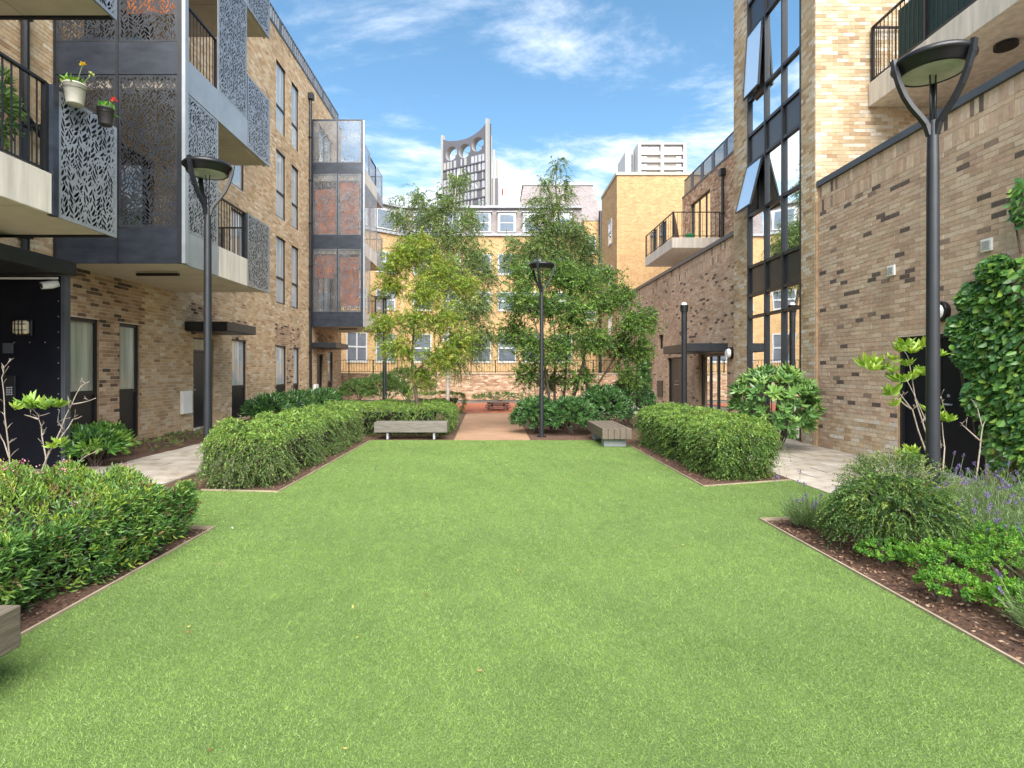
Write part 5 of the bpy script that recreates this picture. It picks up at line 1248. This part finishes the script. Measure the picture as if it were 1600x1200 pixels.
sparse_shrub('open_shrub', 'bare knobbly stem at the left picture edge before the intercom', [[(16, 762), (14, 715), (11, 670), (6, 630), (3, 590), (6, 575), (17, 560)], [(14, 715), (5, 690), (0, 678)], [(11, 670), (20, 660)], [(5, 600), (10, 592)], [(13, 692), (20, 685)], [(3, 590), (14, 572)], [(6, 575), (2, 567)]], [], 5.7, 'bark_pale', YG, .1, .011)

# ivy on the annexe wall
def ivy(name, cells, lab, n, fr, leafL=.10):
    loc = tuple(fr.p((cells[0][0] + cells[0][1]) / 2, 0, 0)); e = empty(name, loc, label=lab, cat='ivy')
    B = []
    for k in range(n):
        a, b, c, d = cells[k % len(cells)]; th = random.uniform(0, 6.28); q = random.random() ** .5
        B.append((( a + b) / 2 + q * math.cos(th) * (b - a) / 2, (c + d) / 2 + q * math.sin(th) * (d - c) / 2, .02 + .20 * math.sqrt(max(0, 1 - q * q)) * random.uniform(.25, 1)))
    B = np.array(B); B = B[B[:, 1] > .08]; Pw = np.array([tuple(fr.p(*b)) for b in B]); m = len(B)
    N = np.array(fr.N); U = np.array(fr.U)
    D = unit(np.array([0, 0, -1.0]) + U * rng.normal(size=(m, 1)) * .8 + N * rng.uniform(-.1, 1.1, (m, 1)) + rng.normal(size=(m, 3)) * .2); Wd = unit(np.cross(D, N + rng.normal(size=(m, 3)) * .55))
    pal = [((.055, .15, .035), 3), ((.085, .21, .05), 3), ((.14, .29, .055), 2), ((.26, .40, .07), 1.2)]
    Ls = leafL * rng.uniform(.6, 1.25, m)
    leaf_obj('leaves', leaves_from(Pw, D, Wd, Ls, Ls * .8, pick(pal, m), fold=.12, curl=.2), 'leaf_gloss', e, loc)
    mb = MB()
    for a, b, c, d in cells:
        for _ in range(3):
            u = random.uniform(a, b); mb.tube([fr.p(u, max(0, c - .3), .03), fr.p(u + .1, (c + d) / 2, .05), fr.p(u - .05, d - .1, .03)], [.012, .009, .004], 5)
    mb.build('stems', M['bark'], e); return e
ivy('ivy', [(6.4, 7.5, .0, 1.5), (6.7, 7.85, 1.2, 2.5), (6.5, 7.6, 1.9, 2.95), (7.3, 7.95, 1.5, 2.3), (6.5, 7.5, .4, 2.4), (7.65, 8.0, 2.0, 2.35), (7.4, 7.85, 2.35, 2.75), (7.1, 7.5, 2.7, 3.05), (7.3, 7.75, .9, 1.5)], 'mass of glossy ivy covering the wall beside the dark double door', 5200, FR, .10)
ivy('ivy', [(6.75, 7.06, 3.3, 3.95)], 'small spray of ivy high on the annexe wall at the picture edge', 90, FR, .10)
ivy('creeper', [(23.4, 25.6, .2, 2.6), (24, 25.8, 1.0, 3.2)], 'green creeper on the far end of the brown annexe wall', 700, FR, .16)

# plant pots hung on the nearest screen
def pot(px, py, Y, r, h, mat, pal, fl, lab, band=None):
    c = P(px, py, Y); loc = (c.x, c.y, c.z); e = empty('flower_pot', loc, label=lab, cat='plant pot', group='pots hung on the nearest balcony screen')
    MB().lathe([(0, 0), (r * .72, 0), (r * .78, .01), (r, h * .93), (r * 1.05, h * .94), (r * 1.05, h), (r * .92, h), (r * .88, h * .85), (0, h * .85)], loc, 20).build('pot', M[mat], e, smooth=True)
    MB().lathe([(r * 1.07, h * .72), (r * 1.07, h * .75)], loc, 20).tube([(c.x - r, c.y, c.z + h * .73), (c.x - r - .12, c.y, c.z + h * .73)], .006, 5).build('hanger', M['black_metal'], e)
    n = 26; B = np.array(loc) + np.column_stack([rng.normal(size=(n, 2)) * r * .35, np.full(n, h * .85)])
    D = rng.normal(size=(n, 3)) * .6 + np.array([0, 0, .9]); leaf_obj('leaves', leaves_from(B, unit(D), unit(np.cross(D, rng.normal(size=(n, 3)))), r * 1.5 * rng.uniform(.6, 1.1, n), r * .42, pick(pal, n), curl=.3), 'leaf', e, loc)
    mb = MB()
    for (dx, dz, colr) in fl:
        t = Vector((c.x + dx, c.y, c.z + h + dz)); mb.tube([(c.x + dx * .2, c.y, c.z + h * .8), (c.x + dx * .5, c.y, c.z + h * .8 + dz * .6), t], .006, 5)
        pts = np.array([tuple(t)]); flowers('flower', pts, .012, 18, [(colr, 1)], e, .035, loc=loc)
    mb.build('stalks', M['leaf_stem'], e); return e
M['pot_white'] = simple('pot_white', (.52, .49, .42), .6, var=.15); M['pot_dark'] = simple('pot_dark', (.045, .04, .042), .5, var=.2)
pot(117, 164, 6.95, .118, .25, 'pot_white', [((.14, .30, .03), 2), ((.24, .36, .04), 1)], [(.10, .26, (.62, .42, .02)), (.22, .13, (.45, .50, .18))], 'white pot with yellow flowers hung on the nearest balcony screen')
pot(165, 196, 7.42, .10, .22, 'pot_dark', [((.08, .26, .03), 2), ((.14, .34, .04), 1)], [(.10, .12, (.55, .05, .03))], 'black pot with a red flower hung on the nearest balcony screen')
for i, (y, lab) in enumerate(((6.35, 'leafy balcony plant behind the nearest railing bars'), (5.9, 'leafy balcony plant at the picture edge behind the railing'))):
    shrub('balcony_plant', (-5.75, y, 4.55), (.28, .3, .45), 110, [((.07, .16, .04), 2), ((.15, .25, .07), 1)], lab, L=.16, m=8, leafL=.10, leafW=.035, branches=6, zb=3.86, cat='plant', group='plants on the nearest balcony', lo=-.9)

for o in [o for o in bpy.data.objects if o.name.startswith('balcony_plant')]:
    MB().lathe([(0, 0), (.13, 0), (.17, .28), (.15, .285), (0, .27)], tuple(LOC[o.name]), 16).build('pot', M['pot_dark'], o, smooth=True)
# ------------------------------------------------------------------ trees
def tree(name, base, trunk, blobs, n, lab, pal, L, m, leafL, leafW, droop, bark, r0, mode='two', ang=.9, limb_from=(.35, .95), upw=.1, stems=None, mat='leaf', twig_r=.003, per=3):
    """trunk: list of points; blobs: (centre, radii, weight). limbs run from the trunk into each blob, twigs carry the leaves"""
    loc = tuple(base); e = empty(name, loc, label=lab, cat='tree')
    mb = MB(); trunks = stems or [trunk]
    for t in trunks:
        k = len(t); mb.tube(t, [r0 * (1 - .85 * i / (k - 1)) for i in range(k)], 9)
    def on(t, q):
        f = q * (len(t) - 1); i = min(int(f), len(t) - 2); return Vector(t[i]).lerp(Vector(t[i + 1]), f - i), r0 * (1 - .85 * q)
    mb.build('trunk', M[bark], e, smooth=True)
    lm = MB(); Bs, Ds = [], []
    wsum = sum(b[2] for b in blobs)
    for (c, rad, w) in blobs:
        c = Vector(c); t = min(trunks, key=lambda t: min((Vector(p) - c).length for p in t))
        cand = [(q, on(t, q)) for q in np.linspace(*limb_from, 14)]
        q, (p0, rr) = min(cand, key=lambda x: abs((c.z - x[1][0].z) - .55 * (Vector((c.x, c.y, 0)) - Vector((x[1][0].x, x[1][0].y, 0))).length - .1))
        mid = p0.lerp(c, .5) + Vector((random.uniform(-.08, .08), random.uniform(-.08, .08), .10 * (c - p0).length))
        r1 = max(.006, rr * .5); lm.tube([p0, p0.lerp(mid, .5), mid, mid.lerp(c, .5), c], [r1, r1 * .8, r1 * .6, r1 * .42, r1 * .25], 6)
        k = max(4, int(n * w / wsum)); sub = max(3, k // 14)
        for _ in range(sub):
            d = Vector(rng.normal(size=3)).normalized(); s_ = c + Vector((d.x * rad[0], d.y * rad[1], d.z * rad[2])) * random.uniform(.35, .95)
            a = mid.lerp(c, random.uniform(.1, 1)); lm.tube([a, a.lerp(s_, .5) + Vector((0, 0, .05)), s_], [r1 * .32, r1 * .2, twig_r], 5)
            kk = k // sub
            for _ in range(kk):
                f = random.random() ** .6; p = a.lerp(s_, f) + Vector(rng.normal(size=3)) * .24 * max(rad); Bs.append(tuple(p)); Ds.append(tuple((s_ - a).normalized() * .6 + Vector(rng.normal(size=3)) * .7 + Vector((0, 0, upw))))
    lm.build('branches', M['bark'], e, smooth=True, kind='stuff')
    B = np.array(Bs); D = np.array(Ds); nn = len(B); data, Pp = sprays(B, D, L * rng.uniform(.6, 1.3, nn), droop, m, leafL, leafW, ang, pick(pal, nn, .2), mode=mode, t0=.1, taper=.2)
    leaf_obj('crown', data, mat, e, loc)
    sv, sf = stems_mesh(Pp, twig_r * .6); link_mesh('twigs', np_mesh('twigs', sv - np.array(loc), sf), M['bark'], e, loc)
    return e
def pb_(px, py, Y, rx, ry, w=None): # blob from pixels
    c = P(px, py, Y); s_ = Y / F; return (tuple(c), (rx * s_, (rx + ry) / 2 * s_, ry * s_), w or rx * ry)
Y = 13.7
LOCUST = [((.20, .28, .035), 3), ((.27, .33, .045), 2.5), ((.14, .23, .035), 2), ((.32, .31, .07), .5)]
tr = [P(657, 672, Y), P(652, 630, Y), P(645, 590, Y), P(644, 550, Y), P(648, 500, Y + .1), P(655, 450, Y + .1), P(662, 400, Y)]; tr[0].z = 0
bl = [pb_(640, 400, Y, 28, 28), pb_(608, 440, Y + .2, 30, 26), pb_(600, 500, Y, 24, 22), pb_(620, 545, Y - .2, 32, 22), pb_(690, 420, Y + .1, 36, 26), pb_(735, 440, Y + .2, 26, 24), pb_(660, 455, Y - .3, 32, 26), pb_(690, 500, Y - .2, 34, 28), pb_(640, 500, Y - .3, 28, 24), pb_(720, 535, Y, 34, 24), pb_(690, 560, Y - .2, 36, 22), pb_(605, 410, Y, 20, 16), pb_(660, 590, Y, 26, 14), pb_(585, 520, Y, 10, 10), pb_(655, 372, Y + .1, 18, 14), pb_(622, 392, Y, 16, 10)]
tree('locust_tree', (tr[0].x, Y, 0), tr, bl, 3300, 'slender yellow-green feathery tree behind the thin-legged bench', LOCUST, .26, 17, .058, .024, .35, 'bark', .052, ang=1.1)
Y = 19.5
BIRCH = [((.14, .22, .07), 3), ((.19, .28, .085), 2), ((.10, .165, .05), 2), ((.25, .32, .10), 1)]
tr = [P(699, 650, Y), P(700, 600, Y), P(701, 540, Y), P(700, 470, Y), P(702, 400, Y), P(708, 330, Y), P(716, 268, Y)]; tr[0].z = 0
bl = [pb_(718, 285, Y, 14, 22), pb_(700, 320, Y, 30, 22), pb_(672, 340, Y, 26, 24), pb_(650, 310, Y, 16, 18, 300), pb_(735, 345, Y, 22, 24), pb_(700, 370, Y, 38, 28), pb_(660, 390, Y, 34, 30), pb_(742, 400, Y, 26, 36), pb_(700, 430, Y, 40, 30), pb_(755, 470, Y, 18, 34), pb_(670, 440, Y, 30, 28), pb_(730, 480, Y, 30, 34), pb_(615, 330, Y, 14, 10, 100), pb_(740, 540, Y, 22, 30), pb_(710, 560, Y, 24, 28), pb_(632, 345, Y, 22, 22, 350), pb_(640, 385, Y, 24, 24), pb_(765, 430, Y, 16, 26), pb_(620, 310, Y, 12, 10, 80), pb_(760, 520, Y, 18, 26)]
tree('birch_tree', (tr[0].x, Y, 0), tr, bl, 6000, 'tall birch with white lower trunk left of the path', BIRCH, .42, 17, .056, .036, .75, 'bark_birch', .075, ang=.9, limb_from=(.3, .98))
tr = [P(925, 650, Y), P(915, 580, Y), P(900, 500, Y), P(885, 420, Y), P(873, 340, Y), P(868, 290, Y), P(872, 245, Y)]; tr[0].z = 0
bl = [pb_(872, 258, Y, 9, 16, 90), pb_(852, 285, Y, 15, 14, 130), pb_(885, 305, Y, 16, 12, 110), pb_(860, 320, Y, 26, 22, 420), pb_(850, 360, Y, 32, 26), pb_(895, 360, Y, 28, 26), pb_(830, 385, Y, 26, 22), pb_(870, 395, Y, 36, 24), pb_(915, 385, Y, 24, 24), pb_(800, 380, Y, 14, 14), pb_(905, 420, Y, 34, 24), pb_(838, 340, Y, 14, 14), pb_(925, 430, Y, 22, 22), pb_(800, 410, Y, 20, 22), pb_(835, 310, Y, 12, 10, 60), pb_(885, 280, Y, 10, 10, 60)]
tree('birch_tree', (tr[0].x, Y, 0), tr, bl, 4000, 'tall birch with thin pointed top right of the path', BIRCH, .40, 17, .056, .036, .7, 'bark', .075, ang=.9, limb_from=(.3, .98))
Y = 14.8
SERV = [((.09, .175, .036), 3), ((.13, .225, .045), 3), ((.18, .28, .055), 1.8), ((.055, .12, .028), 2)]
def stem(*p):
    t = [P(a, b, Y + c) for a, b, c in p]; t[0].z = 0; return t
ST = [stem((862, 665, 0), (858, 620, 0), (850, 560, -.2), (835, 500, -.3), (825, 450, -.3)), stem((875, 665, .1), (882, 610, .1), (886, 550, .1), (890, 490, 0), (885, 430, 0)), stem((880, 665, 0), (900, 610, -.1), (915, 550, -.2), (935, 500, -.2), (950, 450, -.2)), stem((884, 665, .1), (925, 615, .2), (960, 560, .2), (990, 510, .2)), stem((868, 665, .1), (866, 600, .3), (868, 540, .4), (862, 470, .4))]
bl = [pb_(a, b, Y + random.uniform(-.5, .5), rx, ry) for a, b, rx, ry in ((812, 470, 32, 30), (800, 520, 24, 30), (830, 430, 34, 24), (870, 430, 36, 26), (905, 440, 34, 26), (850, 480, 36, 30), (900, 490, 38, 30), (940, 470, 32, 26), (975, 460, 26, 22), (990, 500, 30, 26), (1015, 500, 20, 18), (830, 540, 34, 28), (880, 545, 36, 26), (930, 530, 36, 28), (970, 545, 32, 26), (1005, 545, 20, 24), (820, 585, 24, 20), (860, 595, 26, 18), (905, 590, 28, 18), (985, 590, 18, 20), (950, 430, 18, 14))]
tree('serviceberry_tree', (P(872, 665, Y).x, Y, 0), None, bl, 6800, 'broad multi-stemmed green tree between path and annexe', SERV, .25, 13, .060, .034, .25, 'bark', .045, ang=.95, stems=ST, limb_from=(.3, .98), mode='two')

# ------------------------------------------------------------------ turf blades, bark chips, fallen petals
def in_poly(x, y, poly):
    ins = np.zeros(len(x), bool); j = len(poly) - 1
    for i in range(len(poly)):
        xi, yi = poly[i]; xj, yj = poly[j]
        ins ^= ((yi > y) != (yj > y)) & (x < (xj - xi) * (y - yi) / (yj - yi + 1e-12) + xi); j = i
    return ins
def turf():
    Bx, By, S = [], [], []
    for (y0, y1, dens, sc) in ((1.6, 3.2, 22000, .85), (3.2, 5.0, 13000, 1.0), (5.0, 8.0, 6500, 1.25), (8.0, 12.4, 3200, 1.7)):
        n = int(dens * (y1 - y0) * 8.0); x = rng.uniform(-4, 4.2, n); y = rng.uniform(y0, y1, n); k = in_poly(x, y, LAWN) & (np.abs(x) < y * 1.02 + .3)
        Bx.append(x[k]); By.append(y[k]); S.append(np.full(k.sum(), sc))
    x = np.concatenate(Bx); y = np.concatenate(By); s_ = np.concatenate(S); n = len(x)
    B = np.column_stack([x, y, np.full(n, -.002)])
    lean = rng.normal(size=(n, 2)) * .75 + np.column_stack([np.sin(x * 2.3 + y * 1.1), np.cos(y * 1.9 - x)]) * .25
    D = unit(np.column_stack([lean, np.ones(n)])); Wd = unit(np.cross(D, rng.normal(size=(n, 3))))
    L = rng.uniform(.011, .023, n) * (s_ ** .3); w = rng.uniform(.0020, .0036, n) * s_
    cellk = (np.floor(x / .07 + .4 * np.sin(y * 23)) * 73856093 + np.floor(y / .09 + .4 * np.sin(x * 19)) * 19349663).astype(np.int64) % 1009 / 1009.0
    patch = .15 + .5 * cellk + .5 * (.35 + .25 * np.sin(x * 1.7 + np.sin(y * 1.3) * 1.5) * np.sin(y * 1.1 + 1) + .25 * np.sin(x * 4.1 + y * 3.3 + np.sin(x * 2) * 2))
    c = pick([((.205, .315, .074), 3), ((.24, .35, .092), 3), ((.165, .27, .056), 2.2), ((.29, .38, .14), .7), ((.075, .14, .027), 1.3)], n) * (.76 + .42 * patch)[:, None]
    V = np.stack([B + Wd * w[:, None] * .5, B - Wd * w[:, None] * .5, B + D * L[:, None] + np.column_stack([lean, np.zeros(n)]) * L[:, None] * .25], 1).reshape(-1, 3)
    me = np_mesh('turf_grass', V, np.arange(n * 3).reshape(-1, 3), np.repeat(c, 3, 0))
    link_mesh('turf_grass', me, M['turf_blade'], label='short artificial grass blades over the whole lawn', cat='grass', kind='stuff')
turf()
def chips():
    V = []; n = 0; xs = []
    for (x0, x1, y0, y1, k) in ((-3.1, -2.73, 1.5, 5.4, 1100), (2.74, 3.3, 2.5, 5.7, 2000), (-2.95, -2.73, 7.1, 12.3, 500), (2.76, 3.1, 7.4, 12, 600), (3.0, 4.2, 5.3, 5.9, 400)):
        x = rng.uniform(x0, x1, k); y = rng.uniform(y0, y1, k); xs.append(np.column_stack([x, y, rng.uniform(.002, .016, k)]))
    B = np.concatenate(xs); n = len(B); D = unit(rng.normal(size=(n, 3)) * np.array([1, 1, .3])); Wd = unit(np.cross(D, rng.normal(size=(n, 3)) + np.array([0, 0, 2])))
    c = pick([((.13, .07, .04), 3), ((.22, .13, .08), 2), ((.34, .24, .16), 1), ((.07, .035, .022), 2)], n)
    v, f, cc = leaves_small(B, D, Wd, rng.uniform(.015, .045, n), rng.uniform(.008, .018, n), c)
    link_mesh('bark_chips', np_mesh('bark_chips', v, f, cc), M['brick'], label='scattered brown bark chips on the planting beds', cat='bark mulch', kind='stuff')
chips()

def litter():
    k = 60; x = rng.uniform(-4, 4, k * 3); y = rng.uniform(1.8, 12, k * 3); m = in_poly(x, y, LAWN); x, y = x[m][:k], y[m][:k]; n = len(x)
    B = np.column_stack([x, y, rng.uniform(.016, .024, n)]); D = unit(rng.normal(size=(n, 3)) * np.array([1, 1, .15])); Wd = unit(np.cross(D, rng.normal(size=(n, 3)) * .25 + np.array([0, 0, 1])))
    c = pick([((.30, .20, .08), 2), ((.16, .10, .05), 2), ((.62, .56, .50), 1.2), ((.42, .36, .10), 1)], n); L = rng.uniform(.012, .035, n)
    v, f, cc = leaves_from(B, D, Wd, L, L * .5, c, fold=.2, curl=.3)
    link_mesh('fallen_leaves', np_mesh('fallen_leaves', v, f, cc), M['leaf_soft'], label='small dry leaves and petals fallen on the lawn', cat='leaf litter', kind='stuff')
litter()
